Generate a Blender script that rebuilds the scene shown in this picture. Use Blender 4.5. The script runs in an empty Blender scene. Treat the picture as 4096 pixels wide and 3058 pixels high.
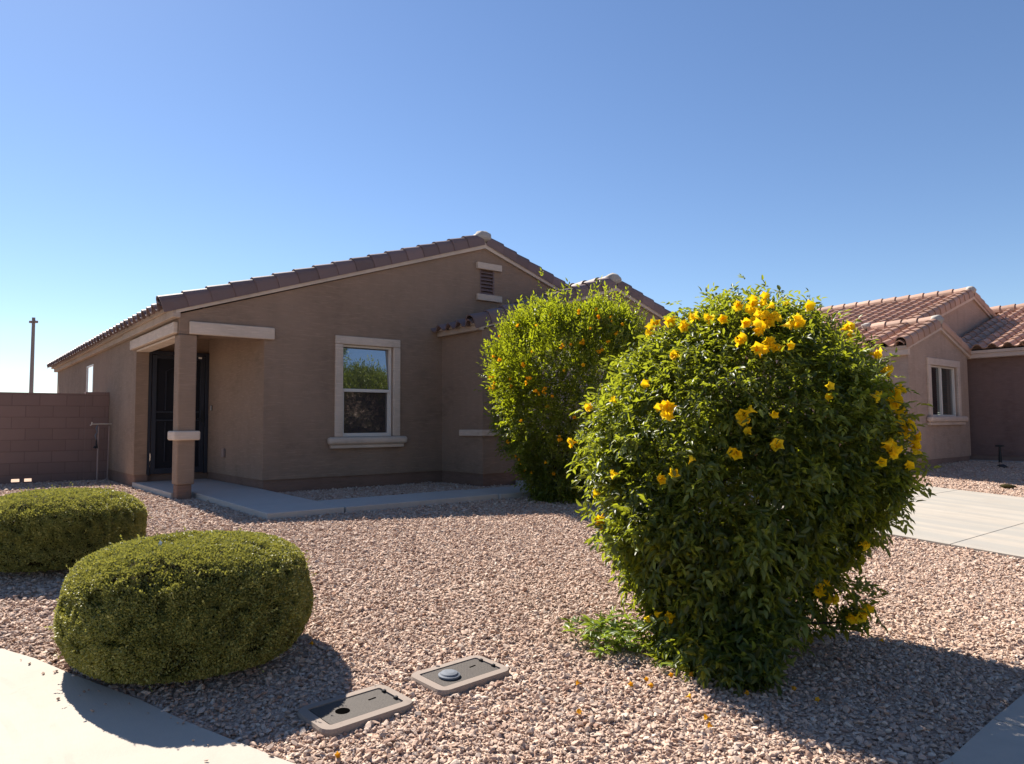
import bpy, bmesh, math, random
import numpy as np
from mathutils import Vector, Matrix, noise as mnoise
from mathutils.geometry import tessellate_polygon
random.seed(4); RNG = np.random.default_rng(7)
S = bpy.context.scene; COL = S.collection
R = math.radians

# ------------------------------------------------------------------ objects
def tag(o, label=None, cat=None, group=None, kind=None):
    if label: o['label'] = label
    if cat: o['category'] = cat
    if group: o['group'] = group
    if kind: o['kind'] = kind
    return o
def thing(name, label, cat, loc, group=None):
    o = bpy.data.objects.new(name, None); COL.objects.link(o); o.location = loc
    o.empty_display_size = .2
    return tag(o, label, cat, group)
def origin(p):
    v = Vector((0, 0, 0))
    while p is not None:
        v += p.location; p = p.parent
    return v
class MB:
    """collects faces in world coordinates, builds ONE mesh object"""
    def __init__(s): s.v = []; s.f = []; s.t = []
    def add(s, verts, faces, tint=.5):
        n = len(s.v); s.v += [tuple(p) for p in verts]; s.f += [tuple(i + n for i in f) for f in faces]
        s.t += [tint] * len(verts)
    def quad(s, a, b, c, d, tint=.5): s.add([a, b, c, d], [(0, 1, 2, 3)], tint)
    def box(s, x0, x1, y0, y1, z0, z1, tint=.5):
        v = [(x, y, z) for z in (z0, z1) for y in (y0, y1) for x in (x0, x1)]
        s.add(v, [(0, 2, 3, 1), (4, 5, 7, 6), (0, 1, 5, 4), (2, 6, 7, 3), (0, 4, 6, 2), (1, 3, 7, 5)], tint)
    def bar(s, p, q, a, b, a0, a1, b0, b1):
        """box along p->q with section spanned by axes a (a0..a1) and b (b0..b1)"""
        p = Vector(p); q = Vector(q); a = Vector(a); b = Vector(b); v = []
        for e in (p, q):
            for bb in (b0, b1):
                for aa in (a0, a1): v.append(e + a * aa + b * bb)
        s.add(v, [(0, 2, 3, 1), (4, 5, 7, 6), (0, 1, 5, 4), (2, 6, 7, 3), (0, 4, 6, 2), (1, 3, 7, 5)])
    def tube(s, pts, rads, n=8, tint=.5):
        pts = [Vector(p) for p in pts]; rings = []
        for i, p in enumerate(pts):
            d = (pts[min(i + 1, len(pts) - 1)] - pts[max(i - 1, 0)]).normalized()
            x = d.cross(Vector((0, 0, 1)) if abs(d.z) < .9 else Vector((1, 0, 0))).normalized(); y = d.cross(x)
            rings += [p + (x * math.cos(k * 2 * math.pi / n) + y * math.sin(k * 2 * math.pi / n)) * rads[i] for k in range(n)]
        f = []
        for i in range(len(pts) - 1):
            for k in range(n): f.append((i * n + k, i * n + (k + 1) % n, (i + 1) * n + (k + 1) % n, (i + 1) * n + k))
        f.append(tuple(range(n))[::-1]); f.append(tuple((len(pts) - 1) * n + k for k in range(n)))
        s.add(rings, f, tint)
    def lathe(s, c, prof, n=24):
        c = Vector(c); v = []; f = []
        for r, z in prof:
            v += [c + Vector((r * math.cos(k * 2 * math.pi / n), r * math.sin(k * 2 * math.pi / n), z)) for k in range(n)]
        for i in range(len(prof) - 1):
            for k in range(n): f.append((i * n + k, i * n + (k + 1) % n, (i + 1) * n + (k + 1) % n, (i + 1) * n + k))
        f.append(tuple(range(n))[::-1]); f.append(tuple((len(prof) - 1) * n + k for k in range(n)))
        s.add(v, f)
    def build(s, name, m, parent=None, bevel=0, smooth=False, label=None):
        o0 = origin(parent)
        me = bpy.data.meshes.new(name)
        me.from_pydata([(x - o0.x, y - o0.y, z - o0.z) for x, y, z in s.v], [], s.f)
        at = me.attributes.new('tint', 'FLOAT', 'POINT'); at.data.foreach_set('value', s.t)
        me.materials.append(m)
        bm = bmesh.new(); bm.from_mesh(me)
        bmesh.ops.recalc_face_normals(bm, faces=bm.faces); bm.to_mesh(me); bm.free()
        if smooth: me.polygons.foreach_set('use_smooth', [True] * len(me.polygons))
        o = bpy.data.objects.new(name, me); COL.objects.link(o); o.parent = parent
        if bevel:
            b = o.modifiers.new('bevel', 'BEVEL'); b.width = bevel; b.segments = 3; b.limit_method = 'ANGLE'
        if label: o['label'] = label
        return o
def wall_panel(mb, poly, holes, P, depth=0, nrm=None):
    """poly / holes in (a, z); P maps (a, z) -> world; holes get reveals of the given depth along nrm"""
    loops = [poly] + [[(a0, z0), (a1, z0), (a1, z1), (a0, z1)] for a0, a1, z0, z1 in holes]
    flat = [Vector((a, z, 0)) for l in loops for a, z in l]
    tris = tessellate_polygon([[Vector((a, z, 0)) for a, z in l] for l in loops])
    mb.add([P(v.x, v.y) for v in flat], [tuple(t) for t in tris])
    if depth:
        nrm = Vector(nrm)
        for l in loops[1:]:
            for i in range(4):
                a, b = Vector(P(*l[i])), Vector(P(*l[(i + 1) % 4]))
                mb.quad(a, b, b + nrm * depth, a + nrm * depth)

# ------------------------------------------------------------------ materials
class NT:
    def __init__(s, name):
        s.m = bpy.data.materials.new(name); s.m.use_nodes = True; s.nt = s.m.node_tree
        s.b = s.nt.nodes['Principled BSDF']; s.out = s.nt.nodes['Material Output']
    def n(s, t, **k):
        nd = s.nt.nodes.new('ShaderNode' + t)
        for a, b in k.items():
            if a.startswith('_'): setattr(nd, a[1:], b)
            else: nd.inputs[a.replace('9', ' ')].default_value = b
        return nd
    def l(s, a, b): s.nt.links.new(a, b)
    def coord(s, scale=(1, 1, 1), rot=(0, 0, 0)):
        t = s.n('TexCoord'); mp = s.n('Mapping'); mp.inputs['Scale'].default_value = scale; mp.inputs['Rotation'].default_value = rot
        s.l(t.outputs['Object'], mp.inputs[0]); return mp.outputs[0]
    def noise(s, scale, detail=4, rough=.6, vec=None):
        x = s.n('TexNoise', Scale=scale, Detail=detail, Roughness=rough)
        s.l(vec or s.coord(), x.inputs['Vector']); return x.outputs['Fac']
    def ramp(s, fac, stops):
        r = s.n('ValToRGB'); e = r.color_ramp.elements
        while len(e) < len(stops): e.new(.5)
        for i, (p, c) in enumerate(stops): e[i].position = p; e[i].color = (*c, 1) if len(c) == 3 else c
        s.l(fac, r.inputs[0]); return r.outputs[0]
    def mix(s, fac, a, b, mode='MIX'):
        x = s.n('Mix', _data_type='RGBA', _blend_type=mode)
        for v, i in ((fac, 0), (a, 6), (b, 7)):
            if isinstance(v, (int, float)): x.inputs[i].default_value = v
            elif isinstance(v, tuple): x.inputs[i].default_value = (*v, 1)
            else: s.l(v, x.inputs[i])
        return x.outputs[2]
    def math(s, op, a, b=None):
        x = s.n('Math', _operation=op)
        for v, i in ((a, 0), (b, 1)):
            if v is None: continue
            if isinstance(v, (int, float)): x.inputs[i].default_value = v
            else: s.l(v, x.inputs[i])
        return x.outputs[0]
    def bump(s, h, strength=.4, dist=.01, prev=None):
        b = s.n('Bump', Strength=strength, Distance=dist); s.l(h, b.inputs['Height'])
        if prev: s.l(prev, b.inputs['Normal'])
        s.l(b.outputs[0], s.b.inputs['Normal']); return b.outputs[0]
    def base(s, c, rough=.8, spec=.3):
        if isinstance(c, tuple): s.b.inputs['Base Color'].default_value = (*c, 1)
        else: s.l(c, s.b.inputs['Base Color'])
        s.b.inputs['Roughness'].default_value = rough; s.b.inputs['Specular IOR Level'].default_value = spec
        return s
def sc(c, k): return tuple(x * k for x in c)
def stucco(name, c, streak=.10, grain=.8):
    t = NT(name)
    big = t.noise(1.1, 5, .65); med = t.noise(5, 4, .6, t.coord((1, 1, 2.2)))
    col = t.mix(t.ramp(big, [(.3, (0, 0, 0)), (.7, (1, 1, 1))]), sc(c, .78), sc(c, 1.22))
    col = t.mix(t.ramp(med, [(.35, (0, 0, 0)), (.7, (1, 1, 1))]), col, sc(c, 1.08))
    run = t.noise(1.0, 4, .6, t.coord((3.2, 3.2, .25)))
    col = t.mix(t.math('MULTIPLY', t.ramp(run, [(.52, (0, 0, 0)), (.75, (1, 1, 1))]), streak * 3), col, sc(c, .72))
    sc_ = t.noise(9, 3, .5, t.coord((.6, .6, 7)))
    col = t.mix(t.math('MULTIPLY', t.ramp(sc_, [(.54, (0, 0, 0)), (.72, (1, 1, 1))]), .6), col, sc(c, 1.34))
    t.base(col, .93, .12)
    a = t.bump(t.noise(140, 3, .7), grain, .006); t.bump(t.noise(14, 5, .65, t.coord((.7, .7, 1.8))), .6, .02, a)
    return t.m
def plain(name, c, rough=.6, spec=.4, var=.12, scale=8, bump=.15, bscale=60, metal=0):
    t = NT(name); n = t.noise(scale, 5, .65)
    t.base(t.mix(n, sc(c, 1 - var), sc(c, 1 + var)), rough, spec); t.b.inputs['Metallic'].default_value = metal
    if bump: t.bump(t.noise(bscale, 3, .6), bump, .004)
    return t.m
def tile_mat(name, c):
    t = NT(name); at = t.n('Attribute', _attribute_name='tint').outputs['Fac']
    col = t.mix(at, sc(c, .74), sc(c, 1.26))
    n = t.noise(9, 5, .7); col = t.mix(t.math('MULTIPLY', t.ramp(n, [(.45, (0, 0, 0)), (.75, (1, 1, 1))]), .5), col, (c[0] * .95, c[1] * 1.1, c[2] * 1.2))
    t.base(col, .62, .35); t.bump(t.noise(90, 3, .6), .2, .004); return t.m
def concrete(name, c, rings=False, streaky=False):
    t = NT(name); n = t.noise(1.7, 6, .65); f = t.noise(45, 3, .7)
    col = t.mix(n, sc(c, .82), sc(c, 1.14)); col = t.mix(t.math('MULTIPLY', f, .22), col, sc(c, .7))
    if streaky:
        st = t.noise(1.3, 5, .6, t.coord((2.6, .22, 1), (0, 0, R(3))))
        col = t.mix(t.math('MULTIPLY', t.ramp(st, [(.40, (0, 0, 0)), (.60, (1, 1, 1))]), .8), col, sc((c[0] * .92, c[1] * .99, c[2] * 1.06), .80))
    sp = t.noise(7, 2, .5); col = t.mix(t.math('MULTIPLY', t.ramp(sp, [(.70, (0, 0, 0)), (.74, (1, 1, 1))]), .3), col, sc(c, .6))
    stn = t.noise(.9, 6, .7); col = t.mix(t.math('MULTIPLY', t.ramp(stn, [(.48, (0, 0, 0)), (.66, (1, 1, 1))]), .30), col, sc(c, .70))
    if rings:   # curved tyre scuffs on the pavement
        w = t.n('TexWave', _wave_type='RINGS', _rings_direction='Z', Scale=4.6, Distortion=1.2, Detail=3)
        mp = t.coord(); off = t.n('VectorMath', _operation='ADD'); t.l(mp, off.inputs[0]); off.inputs[1].default_value = (5.2, 7.0, 0); t.l(off.outputs[0], w.inputs['Vector'])
        ln = t.n('VectorMath', _operation='LENGTH'); t.l(off.outputs[0], ln.inputs[0])
        band = t.ramp(t.math('MULTIPLY', ln.outputs['Value'], .25), [(.715, (0, 0, 0)), (.73, (1, 1, 1)), (.785, (1, 1, 1)), (.797, (0, 0, 0))])
        msk = t.math('MULTIPLY', t.math('MULTIPLY', t.ramp(w.outputs['Fac'], [(.45, (0, 0, 0)), (.7, (1, 1, 1))]), band), t.math('MULTIPLY', t.ramp(t.noise(3.3, 5, .7), [(.40, (0, 0, 0)), (.65, (1, 1, 1))]), .22))
        col = t.mix(msk, col, sc(c, .55))
    t.base(col, .88, .2); t.bump(t.noise(60, 4, .7, t.coord((1, .08, 1), (0, 0, R(35)))), .35, .003, t.bump(t.noise(120, 3, .7), .3, .003)); return t.m
def leaf_mat(name, dark, mid, light, trans, tw=.38, rough=.42, spec=.45):
    t = NT(name); at = t.n('Attribute', _attribute_name='tint').outputs['Fac']
    col = t.ramp(at, [(0, dark), (.55, mid), (1, light)])
    t.base(col, rough, spec)
    tr = t.n('BsdfTranslucent'); t.l(t.mix(.75, col, trans), tr.inputs['Color'])
    mx = t.n('MixShader', Fac=tw); t.l(t.b.outputs[0], mx.inputs[1]); t.l(tr.outputs[0], mx.inputs[2]); t.l(mx.outputs[0], t.out.inputs[0])
    return t.m
def glass(name, tint, refl, clear=0.0, rough=.01):
    t = NT(name); t.base(tint, .1, .5)
    g = t.n('BsdfGlossy', Roughness=rough); g.inputs['Color'].default_value = (.95, .97, 1, 1)
    under = t.b.outputs[0]
    if clear:
        tp = t.n('BsdfTransparent'); tp.inputs['Color'].default_value = (.75, .82, .82, 1)
        m0 = t.n('MixShader', Fac=clear); t.l(t.b.outputs[0], m0.inputs[1]); t.l(tp.outputs[0], m0.inputs[2]); under = m0.outputs[0]
    fr = t.n('Fresnel', IOR=1.5); fac = t.math('ADD', fr.outputs[0], refl); fac = t.math('MINIMUM', fac, 1)
    mx = t.n('MixShader'); t.l(fac, mx.inputs[0]); t.l(under, mx.inputs[1]); t.l(g.outputs[0], mx.inputs[2]); t.l(mx.outputs[0], t.out.inputs[0])
    return t.m

M = {}
M['stucco'] = stucco('brown_stucco', (.245, .173, .127))
M['foot'] = stucco('brown_foundation_paint', (.185, .116, .088), .05, .3)
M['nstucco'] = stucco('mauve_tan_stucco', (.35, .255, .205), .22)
M['nstucco_shaded'] = stucco('mauve_tan_stucco_shaded', (.185, .118, .104), .1)  # neighbour stucco darkened: shade on the wing wall put into its colour
M['nfoot'] = stucco('tan_foundation_paint', (.22, .15, .125), .05, .3)
M['trim'] = stucco('cream_foam_trim', (.50, .41, .335), .10, .3)
M['ntrim'] = stucco('pale_pinkish_trim', (.50, .39, .325), .08, .3)
M['fascia'] = stucco('grey_beige_fascia', (.37, .295, .24), .10, .15)
M['tile'] = tile_mat('plum_brown_roof_tile', (.165, .112, .106))
M['ntile'] = tile_mat('terracotta_roof_tile', (.37, .220, .155))
M['mortar'] = plain('white_mortar', (.36, .33, .30), .9, .2, .2, 14, .5, 30)
M['dark'] = plain('painted_gap_darkness', (.03, .022, .02), .9, .1, .1)  # near-black stands in for shade under the eaves and behind the glass
M['vinyl'] = plain('cream_vinyl', (.62, .57, .52), .4, .4, .04, 5, 0)
M['blockwall'] = None
M['iron'] = plain('dark_blue_iron', (.016, .018, .028), .5, .4, .2, 6, .1)
M['mesh_screen'] = plain('black_screen_mesh', (.009, .009, .013), .75, .25, .2, 5, .4, 500)
M['black'] = plain('black_metal', (.012, .012, .014), .5, .4, .1)
M['white'] = plain('white_plastic', (.75, .73, .70), .4, .4, .04)
M['grey_paint'] = plain('brown_grey_paint', (.24, .18, .16), .6, .3, .1)
M['walk'] = concrete('walkway_concrete', (.44, .40, .36))
M['side'] = concrete('sidewalk_concrete', (.45, .395, .335), rings=True)
M['drive'] = concrete('driveway_concrete', (.405, .36, .305), streaky=True)
M['joint'] = plain('joint_filler', (.06, .05, .045), .9, .1, .2)
M['boxrim'] = concrete('meter_box_concrete', (.27, .22, .187))
M['asphalt'] = plain('asphalt', (.055, .052, .05), .9, .2, .2, 3, .5, 90)
M['void'] = plain('painted_hole_black', (.002, .002, .002), 1, 0, .1, 5, 0)  # flat black stands in for the darkness inside lid hole and slot
M['galv'] = plain('weathered_grey_metal', (.14, .155, .18), .75, .25, .3, 25, .2, 60, .1)
M['pipe'] = plain('mauve_painted_pipe', (.28, .20, .18), .5, .4, .15, 20)
M['brass'] = plain('pale_brass_fittings', (.55, .48, .40), .4, .5, .2, 30, 0, 60, .3)
M['lamp'] = plain('brown_lamp_pole', (.17, .145, .138), .6, .3, .1)
M['bark'] = plain('grey_brown_bark', (.07, .052, .036), .9, .1, .3, 20, .5, 40)
M['core'] = plain('shade_core_and_chip', (.035, .03, .012), .95, .05, .4, 30, .8, 60)  # dark tone painted for the shrubs' inner shade; also the wood chip's brown
M['glass_up'] = glass('window_glass', (.035, .036, .042), .24)
M['glass_low'] = glass('screened_window_glass', (.045, .036, .040), .05, 0, .04)
M['glass_side'] = glass('side_window_glass', (.05, .06, .06), .55)
M['glass_n'] = glass('clear_window_glass', (.012, .014, .022), .05, .75)
M['blind'] = plain('grey_green_blind', (.20, .245, .215), .6, .3, .05, 5, 0)
M['feather'] = plain('white_feather', (.8, .8, .8), .8, .1, .1)
t = NT('block_wall_masonry'); pc = (.215, .140, .122)
br = t.n('TexBrick', Scale=1.0); br.offset = .5; br.inputs['Brick Width'].default_value = .41; br.inputs['Row Height'].default_value = .2032; br.inputs['Mortar Size'].default_value = .006; br.inputs['Mortar Smooth'].default_value = .3
br.inputs['Color1'].default_value = (*sc(pc, .90), 1); br.inputs['Color2'].default_value = (*sc(pc, 1.10), 1); br.inputs['Mortar'].default_value = (*sc(pc, .55), 1)
t.l(t.coord((1, 1, 1), (R(-90), 0, 0)), br.inputs['Vector'])
t.base(t.mix(t.noise(3, 5, .6), br.outputs['Color'], sc(pc, .86)), .93, .15)
a = t.bump(t.noise(70, 4, .7), .35, .005); iv = t.math('SUBTRACT', 1, br.outputs['Fac']); t.bump(iv, .6, .006, a); M['blockwall'] = t.m
t = NT('meter_lid_tread'); wv = t.n('TexBrick', Scale=1.0); wv.inputs['Brick Width'].default_value = .02; wv.inputs['Row Height'].default_value = .012; wv.inputs['Mortar Size'].default_value = .0022
t.l(t.coord(), wv.inputs['Vector']); n = t.noise(30, 4, .6)
t.base(t.mix(t.math('MULTIPLY', wv.outputs['Fac'], .5), t.mix(n, (.060, .050, .043), (.095, .08, .068)), (.07, .06, .055)), .7, .3); t.bump(t.math('SUBTRACT', 1, wv.outputs['Fac']), .8, .004); M['lid'] = t.m
t = NT('gravel_stone'); ob = t.n('ObjectInfo').outputs['Random']
c = t.ramp(ob, [(0, (.33, .205, .15)), (.15, (.44, .305, .23)), (.45, (.50, .36, .275)), (.62, (.475, .36, .29)), (.8, (.54, .415, .33)), (.95, (.60, .495, .405)), (.985, (.40, .23, .15)), (1, (.12, .08, .06))])
n = t.noise(60, 5, .7); c = t.mix(t.math('MULTIPLY', n, .45), c, t.mix(.5, c, (.28, .20, .17)))
t.base(c, .9, .15); t.bump(t.noise(140, 4, .75), .5, .003); M['stone'] = t.m
t = NT('gravel_bed'); vo = t.n('TexVoronoi', Scale=38.0); t.l(t.coord(), vo.inputs['Vector'])
sep = t.n('SeparateColor'); t.l(vo.outputs['Color'], sep.inputs[0])
c = t.ramp(sep.outputs[0], [(0, (.36, .24, .18)), (.4, (.47, .34, .265)), (.75, (.51, .38, .30)), (1, (.56, .44, .36))])
n = t.noise(.6, 4, .6); c = t.mix(t.math('MULTIPLY', n, .3), c, (.36, .26, .2))
t.base(c, .95, .1); t.bump(vo.outputs['Distance'], .9, .02); M['bed'] = t.m
M['bigleaf'] = leaf_mat('trumpet_bush_leaf', (.016, .027, .009), (.062, .094, .022), (.18, .22, .038), (.46, .50, .02), .44)
M['fineleaf'] = leaf_mat('fine_shrub_leaf', (.018, .028, .007), (.082, .108, .015), (.21, .25, .026), (.50, .56, .012), .45)
M['topleaf'] = leaf_mat('clipped_shrub_leaf', (.085, .092, .028), (.215, .215, .056), (.38, .35, .11), (.52, .49, .07), .24, .45, .35)
M['shootleaf'] = leaf_mat('bright_seedling_leaf', (.05, .08, .015), (.09, .135, .022), (.15, .20, .035), (.34, .44, .03), .38)
M['treeleaf'] = leaf_mat('tree_leaf', (.03, .05, .015), (.055, .085, .02), (.09, .13, .03), (.25, .35, .04), .3)
M['petal'] = leaf_mat('yellow_petal', (.82, .50, .006), (.90, .60, .010), (.93, .68, .03), (.95, .66, .01), .35, .6, .15)
M['opetal'] = leaf_mat('orange_petal', (.78, .34, .008), (.86, .44, .01), (.9, .54, .015), (.95, .45, .01), .35, .6, .15)
M['dryp'] = leaf_mat('withered_petal', (.50, .22, .02), (.66, .33, .02), (.78, .42, .02), (.8, .4, .02), .25, .7, .1)

# ------------------------------------------------------------------ camera, light, sky
CAM = Vector((-2.5345, -10.2786, .7918)); YAW = R(50.911); PIT = R(3.388); ROL = R(-.3685)
right = Vector((math.sin(YAW), -math.cos(YAW), 0)); fwd = Vector((math.cos(YAW), math.sin(YAW), 0))
F_ = fwd * math.cos(PIT) + Vector((0, 0, math.sin(PIT))); U_ = -fwd * math.sin(PIT) + Vector((0, 0, math.cos(PIT)))
R2 = right * math.cos(ROL) + U_ * math.sin(ROL); U2 = -right * math.sin(ROL) + U_ * math.cos(ROL)
cd = bpy.data.cameras.new('camera'); cam = bpy.data.objects.new('camera', cd); COL.objects.link(cam)
mw = Matrix.Identity(4)
for i, ax in enumerate((R2, U2, -F_)):
    for j in range(3): mw[j][i] = ax[j]
mw.translation = CAM; cam.matrix_world = mw
cd.sensor_width = 36; cd.lens = 2837.15 / 4096 * 36; cd.clip_end = 2000; S.camera = cam
def c2w(X, Y, z):      # metres to the right of / ahead of the viewpoint -> world
    p = CAM + right * X + fwd * Y; return Vector((p.x, p.y, z))

SUN = Vector((-.075, 1.0, 1)).normalized()
el = math.asin(SUN.z); az = math.atan2(SUN.x, SUN.y)
sd = bpy.data.lights.new('sun', 'SUN'); sun = bpy.data.objects.new('sun', sd); COL.objects.link(sun)
sd.energy = 5.0; sd.angle = R(.53); sd.color = (1, .93, .83)
sun.rotation_euler = (-SUN).to_track_quat('-Z', 'Y').to_euler(); sun.location = (0, 0, 30)
w = bpy.data.worlds.new('World'); S.world = w; w.use_nodes = True; nt = w.node_tree
sky = nt.nodes.new('ShaderNodeTexSky'); sky.sky_type = 'NISHITA'; sky.sun_disc = False; sky.sun_elevation = el; sky.sun_rotation = az
sky.air_density = 1.0; sky.dust_density = .15; sky.ozone_density = 3.5; sky.altitude = 350
bg = nt.nodes['Background']; bg.inputs[1].default_value = .061
# thin pale clouds low over the horizon
tc = nt.nodes.new('ShaderNodeTexCoord'); mp = nt.nodes.new('ShaderNodeMapping'); mp.inputs['Scale'].default_value = (1.2, 1.2, 7)
nz = nt.nodes.new('ShaderNodeTexNoise'); nz.inputs['Scale'].default_value = 1.6; nz.inputs['Detail'].default_value = 6
cr = nt.nodes.new('ShaderNodeValToRGB'); cr.color_ramp.elements[0].position = .40; cr.color_ramp.elements[1].position = .68
sp = nt.nodes.new('ShaderNodeSeparateXYZ'); hz = nt.nodes.new('ShaderNodeValToRGB')
e = hz.color_ramp.elements; e[0].position = 0; e[0].color = (1, 1, 1, 1); e[1].position = .13; e[1].color = (0, 0, 0, 1); e.new(.06).color = (.75, .75, .75, 1)
mu = nt.nodes.new('ShaderNodeMath'); mu.operation = 'MULTIPLY'
mx = nt.nodes.new('ShaderNodeMix'); mx.data_type = 'RGBA'; mx.inputs[7].default_value = (7.0, 7.15, 7.4, 1)
L = nt.links.new
L(tc.outputs['Generated'], mp.inputs[0]); L(mp.outputs[0], nz.inputs['Vector']); L(nz.outputs['Fac'], cr.inputs[0])
L(tc.outputs['Generated'], sp.inputs[0]); L(sp.outputs['Z'], hz.inputs[0]); L(cr.outputs[0], mu.inputs[0]); L(hz.outputs[0], mu.inputs[1])
hs = nt.nodes.new('ShaderNodeHueSaturation'); hs.inputs['Saturation'].default_value = 1.05; hs.inputs['Hue'].default_value = .504; L(sky.outputs[0], hs.inputs['Color'])
L(mu.outputs[0], mx.inputs[0]); L(hs.outputs[0], mx.inputs[6]); L(mx.outputs[2], bg.inputs[0])
S.view_settings.view_transform = 'Standard'; S.view_settings.look = 'None'; S.view_settings.exposure = 1.25; S.view_settings.gamma = 1
try: S.cycles.max_bounces = 8; S.cycles.transparent_max_bounces = 12; S.cycles.sample_clamp_indirect = 8
except Exception: pass

# ------------------------------------------------------------------ ground
def zg_np(u, v):
    b = np.where(v > 0, -.2, np.where(v > -2.7, -.2 + .0093 * v, -.225 + .0638 * (v + 2.7))); b = np.maximum(b, -.645)
    nb = np.where(v > -5.5, -.12, np.maximum(-.12 + .06 * (v + 5.5), -.645))
    s = np.clip((u - 11.6) / 3, 0, 1); s = s * s * (3 - 2 * s)
    return b + (nb - b) * s
def zg(u, v): return float(zg_np(np.array([u], float), np.array([v], float))[0])
def grid(name, us, vs, dz, m, keep=None):
    U, V = np.meshgrid(us, vs, indexing='ij'); Z = zg_np(U, V) + dz; nu, nv = U.shape
    co = np.stack([U, V, Z], -1).reshape(-1, 3); f = []
    for i in range(nu - 1):
        for j in range(nv - 1):
            if keep is None or keep((us[i] + us[i + 1]) / 2, (vs[j] + vs[j + 1]) / 2):
                a = i * nv + j; f.append((a, a + nv, a + nv + 1, a + 1))
    me = bpy.data.meshes.new(name); me.from_pydata(co.tolist(), [], f); me.materials.append(m)
    me.polygons.foreach_set('use_smooth', [True] * len(f))
    o = bpy.data.objects.new(name, me); COL.objects.link(o); o['kind'] = 'structure'; return o
us = np.concatenate([[-600, -150, -60, -25], np.arange(-9, 30.1, .3), [45, 80, 160, 600]])
vs = np.concatenate([[-600, -150, -60, -30], np.arange(-15, 20.1, .3), [40, 90, 200, 600]])
grid('ground', us, vs, 0, M['bed'])
grid('street', np.concatenate([[-600, -60], np.arange(-12, 30.1, .6), [60, 200, 600]]), np.concatenate([np.arange(-19.8, -10.8, .6), np.arange(-10.8, 20, .6), [60, 200]]), .004,
     M['asphalt'], lambda a, b: b < -10.9 or (-12 < a < -4.2 and b > -10.9))

# sidewalk: inner edge line, cut into slabs with open joints
INNER = [(-2.05, 9), (-2.05, -3.72), (-2.30, -3.80), (-2.30, -5.3), (-2.227, -5.55), (-2.095, -5.81), (-1.98, -6.12), (-1.77, -6.62), (-1.658, -6.956), (-1.549, -7.226), (-1.45, -7.472),
         (-1.30, -7.80), (-1.06, -8.18), (-.72, -8.55), (-.3, -8.84), (.2, -9.0), (.796, -9.06), (1.37, -9.04), (2.9, -9.02), (4.4, -9.02), (5.75, -9.02), (11.1, -9.02), (16, -9.02), (30, -9.02)]
def outward(i):
    a = Vector(INNER[max(i - 1, 0)]); b = Vector(INNER[min(i + 1, len(INNER) - 1)]); d = (b - a).normalized(); return Vector((d.y, -d.x))
OUTER = [(-3.75, 9), (-3.75, -3.72), (-3.75, -3.80), (-3.75, -5.3), (-3.74, -5.75), (-3.70, -6.3), (-3.64, -6.9), (-3.5, -7.6), (-3.38, -8.0), (-3.22, -8.4), (-3.05, -8.75),
         (-2.7, -9.3), (-2.2, -9.85), (-1.5, -10.3), (-.7, -10.55), (0, -10.62), (.796, -10.64), (1.37, -10.64), (2.9, -10.64), (4.4, -10.64), (5.75, -10.64), (11.1, -10.64), (16, -10.64), (30, -10.64)]
mb = MB(); jb = MB(); cuts = {1, 3, 4, 13, 17, 18, 19, 20, 21, 22}
def slab_quad(mb, pts, top, skirt=.12):
    P = [Vector((x, y, zg(x, y) + top)) for x, y in pts]; Q = [p - Vector((0, 0, skirt)) for p in P]; n = len(P)
    mb.add(P + Q, [tuple(range(n))] + [(i, i + n, (i + 1) % n + n, (i + 1) % n) for i in range(n)])
for i in range(len(INNER) - 1):
    a, b, c, d = [Vector(p) for p in (INNER[i], INNER[i + 1], OUTER[i + 1], OUTER[i])]
    g = .010
    if i in cuts: e1 = (b - a).normalized(); e2 = (c - d).normalized(); a = a + e1 * g; d = d + e2 * g
    n = max(1, int((b - a).length / .7)) if (b - a).length < 14 else 10
    for k in range(n):
        t0, t1 = k / n, (k + 1) / n
        slab_quad(mb, [a.lerp(b, t0), a.lerp(b, t1), d.lerp(c, t1), d.lerp(c, t0)], .022)
bm_side = mb.build('sidewalk', M['side']); bm_side['kind'] = 'structure'
# walkway from the porch, turning along the house to the driveway
def zs(v): return -.12 + .012 * min(v, 0)
mb = MB()
def flat_slab(mb, x0, x1, y0, y1, skirt=.16):
    P = [(x0, y0, zs(y0)), (x1, y0, zs(y0)), (x1, y1, zs(y1)), (x0, y1, zs(y1))]
    mb.add(P + [(x, y, z - skirt) for x, y, z in P], [(0, 1, 2, 3), (0, 4, 5, 1), (1, 5, 6, 2), (2, 6, 7, 3), (3, 7, 4, 0)])
flat_slab(mb, .0, 1.16, .27, 2.72); flat_slab(mb, .27, 1.165, -1.90, .265); flat_slab(mb, .27, 1.165, -2.64, -1.904)
flat_slab(mb, 1.18, 3.4, -2.66, -1.86); flat_slab(mb, 3.408, 5.74, -2.70, -1.92); flat_slab(mb, 4.9, 5.74, -1.915, -1.2)
o = mb.build('walkway', M['walk'], bevel=.008); o['kind'] = 'structure'
mb = MB()
for x0, x1 in ((5.75, 8.265), (8.275, 11.1)):
    ys = [-9.0, -7.34, -5.6, -3.9, -2.6, -1.19]
    for y0, y1 in zip(ys[:-1], ys[1:]):
        g = .006 if y0 > -8 else 0
        P = [(x, y, float(zg_np(np.array([6.]), np.array([y]))[0]) + .03) for x, y in ((x0, y0 + g), (x1, y0 + g), (x1, y1), (x0, y1))]
        mb.add(P + [(x, y, z - .15) for x, y, z in P], [(0, 1, 2, 3), (0, 4, 5, 1), (1, 5, 6, 2), (2, 6, 7, 3), (3, 7, 4, 0)])
o = mb.build('driveway', M['drive'], bevel=.006); o['kind'] = 'structure'

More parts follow.
